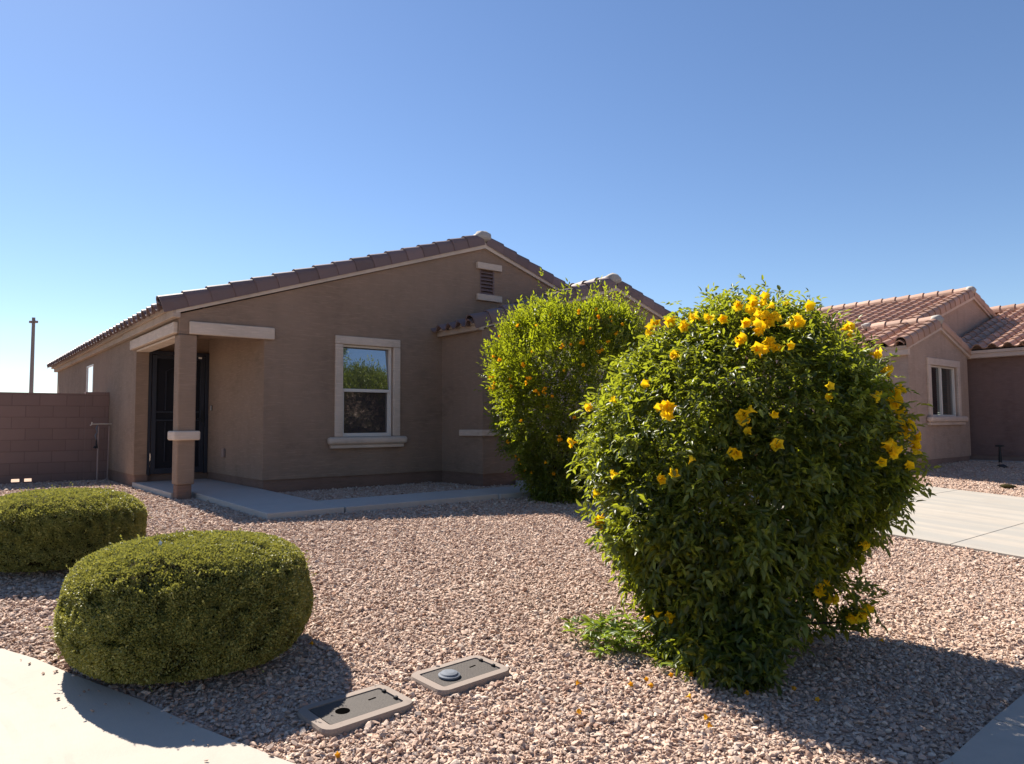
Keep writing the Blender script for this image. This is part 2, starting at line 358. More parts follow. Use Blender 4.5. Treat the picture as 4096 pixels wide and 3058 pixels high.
# ------------------------------------------------------------------ gravel stones
def in_poly(x, y, poly):
    c = np.zeros(len(x), bool); n = len(poly)
    for i in range(n):
        (x0, y0), (x1, y1) = poly[i], poly[i - 1]
        if y0 == y1: continue
        c ^= ((y0 > y) != (y1 > y)) & (x < (x1 - x0) * (y - y0) / (y1 - y0) + x0)
    return c
def scatter():
    lot = INNER + [(30, 20), (-2.05, 20)]
    out = []
    for (d0, d1, dens, k) in ((2.0, 5.2, 5900, 1.0), (5.2, 8, 4500, 1.03), (8, 12, 2700, 1.10), (12, 21, 950, 1.35)):
        n = int(math.pi * (d1 ** 2 - d0 ** 2) * (112 / 360) * dens)
        r = np.sqrt(RNG.uniform(d0 ** 2, d1 ** 2, n)); a = RNG.uniform(R(-56), R(56), n)
        X = r * np.sin(a); Y = r * np.cos(a)
        u = CAM.x + right.x * X + fwd.x * Y; v = CAM.y + right.y * X + fwd.y * Y
        ok = in_poly(u, v, lot)
        for x0, x1, y0, y1 in ((-.03, 10.6, .05, 60), (4.24, 10.6, -1.16, 1), (.26, 1.18, -2.65, .3), (1.17, 5.75, -2.68, -1.88), (4.9, 5.75, -2, -1.1), (5.745, 11.105, -9.1, -1.1), (-.01, .25, 0, .3),
                               (-.60, -.115, -7.36, -7.07), (-1.21, -.77, -7.37, -7.12), (12.6, 40, -4.2, 60), (16.1, 40, -40, 60), (15.75, 16.3, -9, -4)):
            ok &= ~((u > x0) & (u < x1) & (v > y0) & (v < y1))
        ok &= ~((u < .1) & (v > 4.85))
        u, v = u[ok], v[ok]
        s = np.clip(RNG.lognormal(0, .40, len(u)), .42, 2.4) * .0083 * k
        out.append(np.stack([u, v, zg_np(u, v) + s * RNG.uniform(-.1, .95, len(u)), s], 1))
    k = []
    for i in range(4, 16):
        a, b = Vector(INNER[i]), Vector(INNER[i + 1]); nrm = outward(i)
        for _ in range(int((b - a).length * 14)):
            p = a.lerp(b, random.random()) + nrm * abs(random.gauss(0, .10)); k.append((p.x, p.y, zg(p.x, p.y) + .028, random.uniform(.004, .011)))
    out.append(np.array(k))
    return np.concatenate(out)
st = scatter(); N = len(st)
scol = bpy.data.collections.new('gravel_stones')
for k in range(12):
    bm = bmesh.new()
    for _ in range(13):
        p = Vector((random.gauss(0, 1), random.gauss(0, 1), random.gauss(0, 1))).normalized() * random.uniform(.85, 1.1)
        bm.verts.new((p.x * 1.25, p.y * .95, p.z * .62))
    r = bmesh.ops.convex_hull(bm, input=bm.verts)
    bmesh.ops.delete(bm, geom=[g for g in r['geom_interior'] if isinstance(g, bmesh.types.BMVert)], context='VERTS')
    bmesh.ops.bevel(bm, geom=bm.edges[:], offset=.09, segments=1, affect='EDGES')
    me = bpy.data.meshes.new('stone'); bm.to_mesh(me); bm.free(); me.materials.append(M['stone'])
    scol.objects.link(bpy.data.objects.new('stone', me))
me = bpy.data.meshes.new('gravel'); me.vertices.add(N); me.vertices.foreach_set('co', st[:, :3].astype(np.float32).ravel())
a = me.attributes.new('rot', 'FLOAT_VECTOR', 'POINT'); rr = np.stack([RNG.normal(0, .32, N), RNG.normal(0, .32, N), RNG.uniform(0, 6.28, N)], 1); a.data.foreach_set('vector', rr.astype(np.float32).ravel())
a = me.attributes.new('scl', 'FLOAT_VECTOR', 'POINT'); ss = st[:, 3:4] * RNG.uniform(.75, 1.25, (N, 3)); a.data.foreach_set('vector', ss.astype(np.float32).ravel())
a = me.attributes.new('idx', 'INT', 'POINT'); a.data.foreach_set('value', RNG.integers(0, 12, N).astype(np.int32))
gravel = bpy.data.objects.new('gravel', me); COL.objects.link(gravel); tag(gravel, 'crushed pinkish tan gravel covering the yard', 'gravel', kind='stuff')
ng = bpy.data.node_groups.new('scatter_stones', 'GeometryNodeTree')
ng.interface.new_socket('Geometry', in_out='INPUT', socket_type='NodeSocketGeometry'); ng.interface.new_socket('Geometry', in_out='OUTPUT', socket_type='NodeSocketGeometry')
gi = ng.nodes.new('NodeGroupInput'); go = ng.nodes.new('NodeGroupOutput'); ip = ng.nodes.new('GeometryNodeInstanceOnPoints'); ci = ng.nodes.new('GeometryNodeCollectionInfo')
ci.inputs['Collection'].default_value = scol; ci.inputs['Separate Children'].default_value = True; ci.inputs['Reset Children'].default_value = True
ip.inputs['Pick Instance'].default_value = True
def na(nm, ty):
    x = ng.nodes.new('GeometryNodeInputNamedAttribute'); x.data_type = ty; x.inputs['Name'].default_value = nm; return x.outputs['Attribute']
L = ng.links.new
L(gi.outputs[0], ip.inputs['Points']); L(ci.outputs[0], ip.inputs['Instance']); L(na('idx', 'INT'), ip.inputs['Instance Index']); L(na('rot', 'FLOAT_VECTOR'), ip.inputs['Rotation']); L(na('scl', 'FLOAT_VECTOR'), ip.inputs['Scale']); L(ip.outputs[0], go.inputs[0])
gm = gravel.modifiers.new('stones', 'NODES'); gm.node_group = ng

# ------------------------------------------------------------------ tile roofs
def tile_slope(mb, O, e, s, n, Lw, Sl, wl=.30, course=.34, phase=0.0):
    """S-tile slope: O lower corner, e along the eave, s up the slope, n outward normal"""
    O, e, s, n = Vector(O), Vector(e).normalized(), Vector(s).normalized(), Vector(n).normalized()
    nt_ = int(round(Lw / wl)); wl = Lw / nt_; ncr = int(round(Sl / course)); course = Sl / ncr
    xs = [0, .08, .18, .31, .44, .54, .62, .72, .82, .92, 1.0]
    def h(x):
        return .082 * math.sin(math.pi * x / .62) ** .8 if x < .62 else -.016 * math.sin(math.pi * (x - .62) / .38)
    hs = [h(x) if 0 < x < 1 else 0 for x in xs]
    for j in range(ncr):
        for i in range(nt_):
            tint = min(1, max(0, random.gauss(.5, .27))); jit = random.uniform(-.008, .008)
            y0 = j * course + jit - (.05 if j == 0 else 0); y1 = (j + 1) * course + .02
            top = []; bot = []; bk = []
            for x, hh in zip(xs, hs):
                b = O + e * ((i + x) * wl)
                top.append(b + s * y0 + n * (hh + .036)); bot.append(b + s * (y0 + .004) + n * (hh + .012)); bk.append(b + s * y1 + n * (hh + .010))
            k = len(xs); f = []
            for a in range(k - 1):
                f.append((a, a + 1, k + a + 1, k + a)); f.append((k + a, k + a + 1, 2 * k + a + 1, 2 * k + a))
            mb.add(bot + top + bk, f, tint)
def barrel_row(mb, P0, d, out, up, Ln, expo=.33, rad=.105, leg_o=.11, leg_i=.06, center=-.07):
    """overlapping barrel tiles climbing along d; section in the out/up plane"""
    P0, d, out, up = Vector(P0), Vector(d).normalized(), Vector(out).normalized(), Vector(up).normalized()
    n = int(round(Ln / expo)); expo = Ln / n; prof = [(rad, -leg_o), (rad, -.02)]
    prof += [(rad * math.cos(a), rad * math.sin(a)) for a in [math.pi * k / 10 for k in range(11)]] + [(-rad, -leg_i)]
    for i in range(n):
        tint = min(1, max(0, random.gauss(.5, .27))); rings = []
        for (tt, k, lift) in ((i * expo - .03, 1.12, .012), (i * expo - .03, .94, .012), (i * expo + .002, .94, .012)):
            rings.append([P0 + d * tt + out * (center + x * k) + up * (y * k + lift) for x, y in prof])
        back = [P0 + d * ((i + 1) * expo + .02) + out * (center + x * .97) + up * (y * .97 - .004) for x, y in prof]
        k = len(prof); v = rings[0] + rings[1] + rings[2] + back; f = []
        for a in range(k - 1):
            f.append((a, a + 1, 3 * k + a + 1, 3 * k + a)); f.append((a, a + 1, k + a + 1, k + a)); f.append((k + a, k + a + 1, 2 * k + a + 1, 2 * k + a))
        mb.add(v, f, tint)
def blob(mb, c, sx, sy, sz, seed=0):
    bm = bmesh.new(); bmesh.ops.create_icosphere(bm, subdivisions=3, radius=1)
    for v in bm.verts:
        k = 1 + .22 * mnoise.noise(v.co * 1.6 + Vector((seed, 0, 0))); v.co = Vector((v.co.x * sx * k, v.co.y * sy * k, v.co.z * sz * k)) + Vector(c)
    bm.verts.index_update(); mb.add([v.co for v in bm.verts], [tuple(v.index for v in f.verts) for f in bm.faces]); bm.free()
def gable_roof(root, mt, x0, xr, x1, zl, zr, pitch, y0, y1, ov, rake_lo=True, rake_ro=True, left_len=None, right_len=None, zright=None, ridge_len=None):
    """x0/x1 eave lines, xr ridge, zl eave roof-surface height, y0 gable face (towards -y), y1 back end"""
    mb = MB(); sl = Vector((xr - x0, 0, zr - zl)); Ll = sl.length; s = sl.normalized(); n = Vector((-s.z, 0, s.x))
    tile_slope(mb, (x0, y0 - ov, zl), (0, 1, 0), s, n, (left_len or (y1 - y0)) + ov, Ll)
    zr1 = zright if zright is not None else zl
    sr = Vector((xr - x1, 0, zr - zr1)); Lr = sr.length; s2 = sr.normalized(); n2 = Vector((s2.z * 1.0, 0, -s2.x)); n2 = n2 if n2.z > 0 else -n2
    tile_slope(mb, (x1, y0 - ov, zr1), (0, 1, 0), s2, n2, (right_len or (y1 - y0)) + ov, Lr)
    roof = mb.build('roof', mt, root)
    for (p, d, nn, ln) in (((x0, y0 - ov, zl), s, n, Ll), ((x1, y0 - ov, zr1), s2, n2, Lr)):
        m2 = MB(); barrel_row(m2, Vector(p) + nn * .055, d, (0, -1, 0), nn, ln - .05); m2.build('rake_tiles', mt, roof)
    m2 = MB(); barrel_row(m2, (xr, y0 - ov + .12, zr + .06), (0, 1, 0), (1, 0, 0), (0, 0, 1), (ridge_len or (y1 - y0)), .36, .12, .06, .06, 0); m2.build('ridge_cap', mt, roof)
    m3 = MB(); blob(m3, (xr, y0 - ov + .06, zr + .10), .17, .13, .115, xr); m3.build('mortar', M['mortar'], roof, smooth=True)
    return roof
def rake_trim(root, m, pa, pr, y, h=.105, d=.05):
    """trim board under the rake, from eave end pa to ridge pr (x, z of the lower edge)"""
    mb = MB(); a = Vector((pa[0], y, pa[1])); b = Vector((pr[0], y, pr[1]))
    v = [a, b, b + Vector((0, 0, h)), a + Vector((0, 0, h))]
    mb.add(v + [p + Vector((0, -d, 0)) for p in v], [(0, 1, 2, 3), (4, 7, 6, 5), (0, 4, 5, 1), (1, 5, 6, 2), (2, 6, 7, 3), (3, 7, 4, 0)])
    return mb.build('rake_trim', m, root)
def front_window(root, x0, x1, z0, z1, y, trim, tw, sill_x, sill_z, kind, dep=.075):
    """window in a wall facing -y; x0..z1 is the opening"""
    mb = MB(); f = .032
    for a, b, c, d in ((x0, x1, z0, z0 + f), (x0, x1, z1 - f, z1), (x0, x0 + f, z0 + f, z1 - f), (x1 - f, x1, z0 + f, z1 - f)): mb.box(a, b, y + dep - .045, y + dep + .02, c, d)
    w_ = mb.build('window', M['vinyl'], root, bevel=.004)
    t_ = MB(); pr = .045
    t_.box(x0 - tw, x1 + tw, y - pr, y + .002, z1, z1 + tw); t_.box(x0 - tw, x0, y - pr, y + .002, z0, z1 - .002); t_.box(x1, x1 + tw, y - pr, y + .002, z0, z1 - .002)
    t_.build('trim', trim, w_, bevel=.012)
    s_ = MB(); sx0, sx1 = sill_x; zt, zm, zb = sill_z
    s_.box(sx0, sx1, y - .125, y + .002, zm, zt); s_.build('sill', trim, w_, bevel=.045)
    s_ = MB(); s_.box(sx0 + .05, sx1 - .05, y - .075, y + .002, zb, zm - .001); s_.build('apron', trim, w_, bevel=.012)
    ix0, ix1, iz0, iz1 = x0 + f, x1 - f, z0 + f, z1 - f
    if kind == 'hung':
        zm_ = z0 + (z1 - z0) * .505
        g = MB(); g.quad((ix0, y + dep - .022, zm_), (ix1, y + dep - .022, zm_), (ix1, y + dep + .028, iz1), (ix0, y + dep + .028, iz1)); g.build('pane', M['glass_up'], w_)
        g = MB(); g.quad((ix0, y + dep + .012, iz0), (ix1, y + dep + .012, iz0), (ix1, y + dep + .012, zm_), (ix0, y + dep + .012, zm_)); g.build('pane', M['glass_low'], w_, label='dim lower pane behind an insect screen')
        r_ = MB(); r_.box(ix0, ix1, y + dep - .05, y + dep + .006, zm_ - .024, zm_ + .024)
        k = .024
        for a, b, c, d in ((ix0, ix1, iz0, iz0 + k), (ix0, ix0 + k, iz0 + k, zm_ - .026), (ix1 - k, ix1, iz0 + k, zm_ - .026)): r_.box(a, b, y + dep - .03, y + dep + .008, c, d)
        r_.build('sash', M['vinyl'], w_, bevel=.004)
    else:
        xm = (x0 + x1) / 2 - .02
        g = MB(); g.quad((ix0, y + dep, iz0), (ix1, y + dep, iz0), (ix1, y + dep, iz1), (ix0, y + dep, iz1)); g.build('pane', M['glass_n'], w_)
        r_ = MB(); r_.box(xm - .028, xm + .028, y + dep - .045, y + dep - .001, iz0, iz1); r_.build('sash', M['vinyl'], w_, bevel=.004)
        b_ = MB(); zz = iz1 - .02
        while zz > iz0 + .03:
            b_.add([(xm + .03, y + dep + .05, zz), (ix1 - .14, y + dep + .05, zz), (ix1 - .14, y + dep + .075, zz - .034), (xm + .03, y + dep + .075, zz - .034)], [(0, 1, 2, 3)]); zz -= .05
        b_.build('blind', M['blind'], w_)
        b_ = MB(); b_.box(ix0 - .02, ix1 + .02, y + dep + .32, y + dep + .33, iz0 - .05, iz1 + .05); b_.build('dark_room_sheet', M['dark'], w_)  # added near-black sheet, painted stand-in for the dark room
    return w_

# ------------------------------------------------------------------ main house (world axes follow its walls; z = 0 is the weep screed)
H = thing('stucco_house', 'single storey brown stucco house with plum tiled gable roof and corner porch', 'house', (5, 6, -.2))
AU, VB, VP, UI, WV = 1.161, 2.74, 2.64, 4.253, 1.17
LB, EZ, AX, AZ = 2.048, 2.318, 5.17, 4.0
XR = 2 * AX
pF = lambda y: (lambda a, z: (a, y, z)); pS = lambda x: (lambda a, z: (x, a, z))
mb = MB()
wall_panel(mb, [(AU, 0), (XR, 0), (XR, EZ), (AX, AZ), (0, EZ), (0, LB), (AU, LB)], [(2.39, 3.28, .608, 2.06), (5.08, 5.40, 3.15, 3.61)], pF(0), .12, (0, 1, 0))
mb.build('front_wall', M['stucco'], H)
mb = MB()
wall_panel(mb, [(VP, 0), (12.4, 0), (12.4, EZ), (0, EZ), (0, LB), (VP, LB)], [(6.70, 7.52, 1.0, 2.10)], pS(0), .03, (1, 0, 0))
mb.quad((0, 12.4, 0), (XR, 12.4, 0), (XR, 12.4, EZ), (0, 12.4, EZ)); mb.add([(0, 12.4, EZ), (XR, 12.4, EZ), (AX, 12.4, AZ)], [(0, 1, 2)])
mb.quad((XR, 0, 0), (XR, 12.4, 0), (XR, 12.4, EZ), (XR, 0, EZ))
mb.build('side_wall', M['stucco'], H)
mb = MB()   # porch recess: inner walls and ceiling
mb.quad((AU, 0, 0), (AU, VB, 0), (AU, VB, 2.3), (AU, 0, 2.3))
mb.quad((0, VP, 0), (.19, VP, 0), (.19, VP, 2.3), (0, VP, 2.3)); mb.quad((.19, VP, 0), (.19, VB, 0), (.19, VB, 2.3), (.19, VP, 2.3))
mb.quad((.19, VB, 2.06), (AU, VB, 2.06), (AU, VB, 2.3), (.19, VB, 2.3)); mb.quad((0, .2, 2.299), (AU, .2, 2.299), (AU, VB, 2.299), (0, VB, 2.299))
mb.quad((.2345, .2, LB), (AU, .2, LB), (AU, .2, 2.3), (.2345, .2, 2.3)); mb.quad((.2345, 0, LB), (AU, 0, LB), (AU, .2, LB), (.2345, .2, LB))
mb.quad((.2, .25, LB), (.2, VP, LB), (.2, VP, 2.3), (.2, .25, 2.3)); mb.quad((0, .25, LB), (.2, .25, LB), (.2, VP, LB), (0, VP, LB))
mb.build('porch_wall', M['stucco'], H)
mb = MB(); mb.box(0.001, .234, 0.001, .25, 0, LB); pc_ = mb.build('porch_column', M['stucco'], H, bevel=.02)
mb = MB(); mb.box(-.055, .287, -.055, .30, .60, .727); mb.build('band', M['trim'], pc_, bevel=.025)
mb = MB(); mb.box(.018, .205, .03, .23, -.36, -.001); mb.build('pier', M['foot'], pc_, bevel=.012)
mb = MB()   # foundation strip under the stucco
for x0, x1, y0, y1 in ((AU + .02, UI + .02, .02, .2), (.02, .21, VP + .02, 12.38), (UI + .02, 5.2, -WV + .02, .019), (5.2, 10.48, -WV + .02, -.9), (AU + .02, AU + .2, .2, VB), (.21, AU + .02, VB + .02, VB + .3)):
    mb.box(x0, x1, y0, y1, -.42, .0)
mb.build('foundation', M['foot'], H)
mb = MB(); mb.box(.12, 1.294, -.06, .0 - .001, LB, 2.222); mb.build('lintel', M['trim'], H, bevel=.014)
mb = MB(); mb.box(-.06, -.001, .07, 2.87, LB + .012, 2.215); mb.box(0, .199, .255, VP - .002, LB - .03, LB - .001); mb.build('lintel', M['trim'], H, bevel=.010)
# security door
mb = MB(); dy = VB - .02
for x0, x1, z0, z1 in ((.19, .245, -.02, 2.06), (1.10, AU - .002, -.02, 2.06), (.245, 1.10, 2.0, 2.06)): mb.box(x0, x1, dy - .05, dy + .04, z0, z1)
D = mb.build('security_door', M['iron'], H, bevel=.006)
mb = MB(); dx0, dx1 = .255, 1.09
for x0, x1, z0, z1 in ((dx0, dx0 + .07, 0, 1.99), (dx1 - .07, dx1, 0, 1.99), (dx0 + .07, dx1 - .07, 1.93, 1.99), (dx0 + .07, dx1 - .07, 0, .09), (dx0 + .07, dx1 - .07, .88, .905), (dx0 + .07, dx1 - .07, 1.02, 1.045)): mb.box(x0, x1, dy - .045, dy - .01, z0, z1)
mb.build('leaf_frame', M['iron'], D, bevel=.004)
mb = MB()
for x in (.47, .67, .875):
    mb.box(x - .007, x + .007, dy - .04, dy - .02, .20, .86); mb.box(x - .007, x + .007, dy - .04, dy - .02, 1.06, 1.72 if x != .67 else 1.80)
pts = [(.47 + .405 * k / 12, dy - .03, 1.72 + .08 * math.sin(math.pi * k / 12)) for k in range(13)]
mb.tube(pts, [.007] * 13, 6); mb.build('bar', M['iron'], D)
mb = MB(); mb.quad((dx0, dy - .012, 0), (dx1, dy - .012, 0), (dx1, dy - .012, 1.99), (dx0, dy - .012, 1.99)); mb.build('screen', M['mesh_screen'], D)
mb = MB(); mb.box(dx1 - .06, dx1 - .02, dy - .062, dy - .046, .86, 1.06); mb.tube([(dx1 - .04, dy - .06, .92), (dx1 - .04, dy - .11, .92), (dx1 - .13, dy - .11, .92)], [.009] * 3); mb.build('handle', M['black'], D)
mb = MB(); mb.box(.98, 1.03, dy - .06, dy - .044, 1.955, 1.985); mb.build('latch', M['white'], D)
mb = MB(); mb.box(.60, .62, dy - .06, dy - .044, 1.965, 1.98); mb.build('latch', M['white'], D)
mb = MB(); mb.box(AU - .02, AU - .001, 2.445, 2.485, 1.055, 1.145); db = mb.build('doorbell', M['black'], H, bevel=.004)
mb = MB(); mb.box(AU - .024, AU - .021, 2.447, 2.470, 1.06, 1.14); mb.build('button_plate', M['white'], db)
mb = MB(); mb.box(AU - .045, AU - .001, 1.69, 1.79, .28, .42); mb.build('outlet_box', M['grey_paint'], H, bevel=.012)
front_window(H, 2.39, 3.28, .608, 2.06, 0, M['trim'], .13, (2.135, 3.515), (.606, .49, .43), 'hung')
mb = MB()
for a, b, c, d in ((6.70, 7.52, 1.0, 1.03), (6.70, 7.52, 2.07, 2.10), (6.70, 6.73, 1.03, 2.07), (7.49, 7.52, 1.03, 2.07)): mb.box(-.012, .03, a, b, c, d)
sw = mb.build('window', M['vinyl'], H); mb = MB(); mb.quad((.004, 6.73, 1.03), (.004, 7.49, 1.03), (.004, 7.49, 2.07), (.004, 6.73, 2.07)); mb.build('pane', M['glass_side'], sw)
# gable vent
mb = MB(); z = 3.17
mb.box(5.08, 5.095, -.012, .06, 3.152, 3.608); mb.box(5.375, 5.40, -.012, .06, 3.152, 3.608); mb.box(5.08, 5.40, .09, .10, 3.152, 3.608)
while z < 3.58:
    mb.add([(5.095, -.008, z), (5.375, -.008, z), (5.375, .07, z + .075), (5.095, .07, z + .075)], [(0, 1, 2, 3)]); mb.add([(5.095, -.008, z), (5.375, -.008, z), (5.375, -.008, z - .012), (5.095, -.008, z - .012)], [(0, 1, 2, 3)]); z += .065
gv = mb.build('gable_vent', M['tile'], H)
for z0, z1 in ((3.612, 3.73), (3.034, 3.15)):
    mb = MB(); mb.box(4.99, 5.55, -.06, -.001, z0, z1); mb.build('trim', M['trim'], gv, bevel=.008)
# garage wing
WR, WX, WE, WZ = 10.5, 7.38, 2.318, 3.30
mb = MB()
wall_panel(mb, [(UI, 0), (WR, 0), (WR, WE), (WX, WZ), (UI, WE)], [(5.0, 9.9, 0.0001, 2.1)], pF(-WV), .12, (0, 1, 0))
mb.quad((UI, -WV, 0), (UI, 0, 0), (UI, 0, WE), (UI, -WV, WE)); mb.quad((WR, -WV, 0), (WR, 6, 0), (WR, 6, WE), (WR, -WV, WE)); mb.build('wing_wall', M['stucco'], H)
mb = MB(); mb.box(UI - .05, UI + .001 - .002, -WV, -.58, .602, .704); mb.box(UI - .05, 4.995, -WV - .05, -WV - .001, .602, .704); mb.build('wall_band', M['trim'], H, bevel=.010)
mb = MB()
for j in range(4): mb.box(5.0, 9.9, -WV + .09, -WV + .12, -.12 + j * .555, -.12 + j * .555 + .549)
gd = mb.build('garage_door', M['fascia'], H, bevel=.01)
mb = MB()
for j in range(4):
    for i in range(8): mb.box(5.08 + i * .61, 5.08 + i * .61 + .5, -WV + .08, -WV + .091, -.05 + j * .555, -.05 + j * .555 + .40)
mb.build('raised_panel', M['fascia'], gd, bevel=.01)
gable_roof(H, M['tile'], -.20, AX, XR + .20, EZ + .055, AZ + .125, .32, 0, 12.4, .03)
gable_roof(H, M['tile'], UI - .16, WX, WR + .16, WE + .055, WZ + .12, .3, -WV, 2.6, .03, ridge_len=2.1)
rake_trim(H, M['trim'], (-.06, EZ + .0), (AX, AZ), -.001); rake_trim(H, M['trim'], (XR + .06, EZ), (AX, AZ), -.001)
rake_trim(H, M['trim'], (UI - .06, WE), (WX, WZ), -WV - .001, .10); rake_trim(H, M['trim'], (WR + .06, WE), (WX, WZ), -WV - .001, .10)
mb = MB(); mb.box(-.10, -.001, -.05, 3.25, 2.262, 2.36); mb.box(-.075, -.001, 3.252, 12.5, 2.275, 2.36); mb.box(-.135, -.002, -.045, 12.55, 2.361, 2.425); mb.build('fascia', M['fascia'], H, bevel=.006)
mb = MB(); mb.box(UI - .10, UI - .001, -WV - .05, -.002, 2.30, 2.385); mb.box(UI - .13, UI - .002, -WV - .045, -.003, 2.386, 2.44); mb.build('fascia', M['fascia'], H, bevel=.006)
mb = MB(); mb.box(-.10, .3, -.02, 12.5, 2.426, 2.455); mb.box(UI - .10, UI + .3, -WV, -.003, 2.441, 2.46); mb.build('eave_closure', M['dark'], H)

# ------------------------------------------------------------------ block wall
BW = thing('block_wall', 'mauve brown concrete block wall joined to the left side of the brown house', 'wall', (-1.5, 4.95, -.25))
BY = 4.894
mb = MB()
wall_panel(mb, [(-1.95, -.45), (-.386, -.45), (-.386, 1.404), (-1.95, 1.404)], [(-1.475, -1.345, -.175, -.115), (-1.285, -1.165, -.175, -.115)], pF(BY + .02), .15, (0, 1, 0))
wall_panel(mb, [(-1.95, -.45), (-.386, -.45), (-.386, 1.404), (-1.95, 1.404)], [(-1.475, -1.345, -.175, -.115), (-1.285, -1.165, -.175, -.115)], pF(BY + .17))
mb.quad((-1.95, BY + .02, 1.404), (-.386, BY + .02, 1.404), (-.386, BY + .17, 1.404), (-1.95, BY + .17, 1.404))
mb.quad((-1.95, BY + .02, -.45), (-1.95, 14, -.45), (-1.95, 14, 1.404), (-1.95, BY + .02, 1.404)); mb.quad((-1.80, BY + .17, -.45), (-1.80, 14, -.45), (-1.80, 14, 1.404), (-1.80, BY + .17, 1.404)); mb.quad((-1.95, BY + .17, 1.404), (-1.8, BY + .17, 1.404), (-1.8, 14, 1.404), (-1.95, 14, 1.404))
mb.build('block_panel', M['blockwall'], BW)
mb = MB(); mb.box(-.386, -.002, BY, BY + .20, -.45, 1.436); mb.build('pillar', M['blockwall'], BW, bevel=.006)

# ------------------------------------------------------------------ neighbour house
NH = thing('stucco_house', 'mauve tan stucco house with sunlit terracotta tiled gables behind the driveway', 'house', (18, 2, -.12))
NV, NX0, NX1, NAX, NAZ, NEZ = -4.262, 12.62, 15.83, 14.25, 2.76, 2.25
mb = MB()
wall_panel(mb, [(NX0, 0), (NX1, 0), (NX1, NEZ), (NAX, NAZ), (NX0, NEZ)], [(13.64, 15.12, .90, 1.98)], pF(NV), .12, (0, 1, 0))
mb.quad((NX0, NV, 0), (NX0, 9, 0), (NX0, 9, NEZ), (NX0, NV, NEZ)); mb.quad((NX1, NV, 0), (NX1, NV + .6, 0), (NX1, NV + .6, NEZ), (NX1, NV, NEZ)); mb.build('front_wall', M['nstucco'], NH)
GA, GZ = 18.2, 3.96; GR = 23.5
mb = MB(); mb.add([(NX0, NV + .6, 2.25), (GR, NV + .6, 2.25), (GA, NV + .6, GZ - .02)], [(0, 1, 2)]); mb.quad((NX0, NV + .6, 1), (GR, NV + .6, 1), (GR, NV + .6, 2.25), (NX0, NV + .6, 2.25)); mb.build('upper_gable_wall', M['nstucco'], NH)
UW = 16.17
mb = MB(); mb.quad((UW, NV + .6, 0), (UW, -11.5, 0), (UW, -11.5, 2.32), (UW, NV + .6, 2.32)); mb.quad((NX1, NV + .6, 0), (UW, NV + .6, 0), (UW, NV + .6, 2.4), (NX1, NV + .6, 2.4))
wall_panel(mb, [(UW, 0), (24.6, 0), (24.6, 2.3), (20.4, 3.6), (UW, 2.3)], [], pF(-11.5)); mb.build('wing_wall', M['nstucco_shaded'], NH)
mb = MB(); mb.box(UW - .05, UW - .001, -9.5, -5.72, .66, .78); mb.build('wall_band', M['ntrim'], NH, bevel=.01)
mb = MB(); mb.box(NX0 + .02, NX1 - .02, NV + .02, NV + .4, -.5, -.0); mb.box(UW + .02, UW + .3, -11.4, NV + .6, -.6, 0); mb.build('foundation', M['nfoot'], NH)
front_window(NH, 13.66, 15.12, .90, 1.98, NV, M['ntrim'], .15, (13.40, 15.42), (.90, .775, .71), 'slide')
r1 = gable_roof(NH, M['ntile'], NX0 - .16, NAX, NX1 + .16, NEZ + .07, NAZ + .12, .315, NV, NV + 1.6, .03, left_len=.6, ridge_len=1.35)
gable_roof(NH, M['ntile'], NX0 - .16, GA, GR, NEZ + .07, GZ + .11, .315, NV + .6, 10, .03)
mb = MB(); tile_slope(mb, (UW - .3, -11.5, 2.44), (0, 1, 0), Vector((4.55, 0, 1.36)), Vector((-1.36, 0, 4.55)), 11.5 + NV + .6, 4.75); mb.build('roof', M['ntile'], NH)
mb = MB(); tile_slope(mb, (UW - .3 + 9.1, -11.5, 2.44), (0, 1, 0), Vector((-4.55, 0, 1.36)), Vector((1.36, 0, 4.55)), 11.5 + NV + 3, 4.75); mb.build('roof', M['ntile'], NH)
mb = MB(); barrel_row(mb, (UW - .3 + 4.55, -11.4, 3.86), (0, 1, 0), (1, 0, 0), (0, 0, 1), 9.2, .36, .12, .06, .06, 0); mb.build('ridge_cap', M['ntile'], NH)
mb = MB(); mb.box(12.95, 13.2, NV + 1.3, NV + 1.32, 0, 0.01); 
mb = MB(); blob(mb, (NAX - .02, NV + 1.5, NAZ + .25), .14, .12, .08, 3); mb.build('mortar', M['mortar'], NH, smooth=True)
rake_trim(NH, M['ntrim'], (NX0 - .06, NEZ + .0), (NAX, NAZ), NV - .001); rake_trim(NH, M['ntrim'], (NX1 + .10, NEZ - .03), (NAX, NAZ), NV - .001)
rake_trim(NH, M['ntrim'], (NX0, NEZ), (GA, GZ - .02), NV + .599); rake_trim(NH, M['ntrim'], (GR, NEZ), (GA, GZ - .02), NV + .599)
mb = MB(); mb.box(NX0 - .10, NX0 - .001, NV - .05, 9, 2.13, 2.25); mb.box(NX0 - .13, NX0 - .002, NV - .045, 9, 2.251, 2.315); mb.box(UW - .26, UW - .001, -11.6, NV + .3, 2.23, 2.33); mb.box(UW - .29, UW - .002, -11.6, NV + .3, 2.331, 2.40); mb.build('fascia', M['ntrim'], NH, bevel=.006)
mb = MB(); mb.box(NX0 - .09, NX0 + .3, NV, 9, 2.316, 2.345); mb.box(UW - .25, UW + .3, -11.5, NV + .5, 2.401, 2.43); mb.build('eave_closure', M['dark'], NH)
mb = MB(); mb.box(15.72, 16.16, -9.0, NV + .58, -.3, -.10); o = mb.build('side_path', M['walk'], bevel=.006); o['kind'] = 'structure'

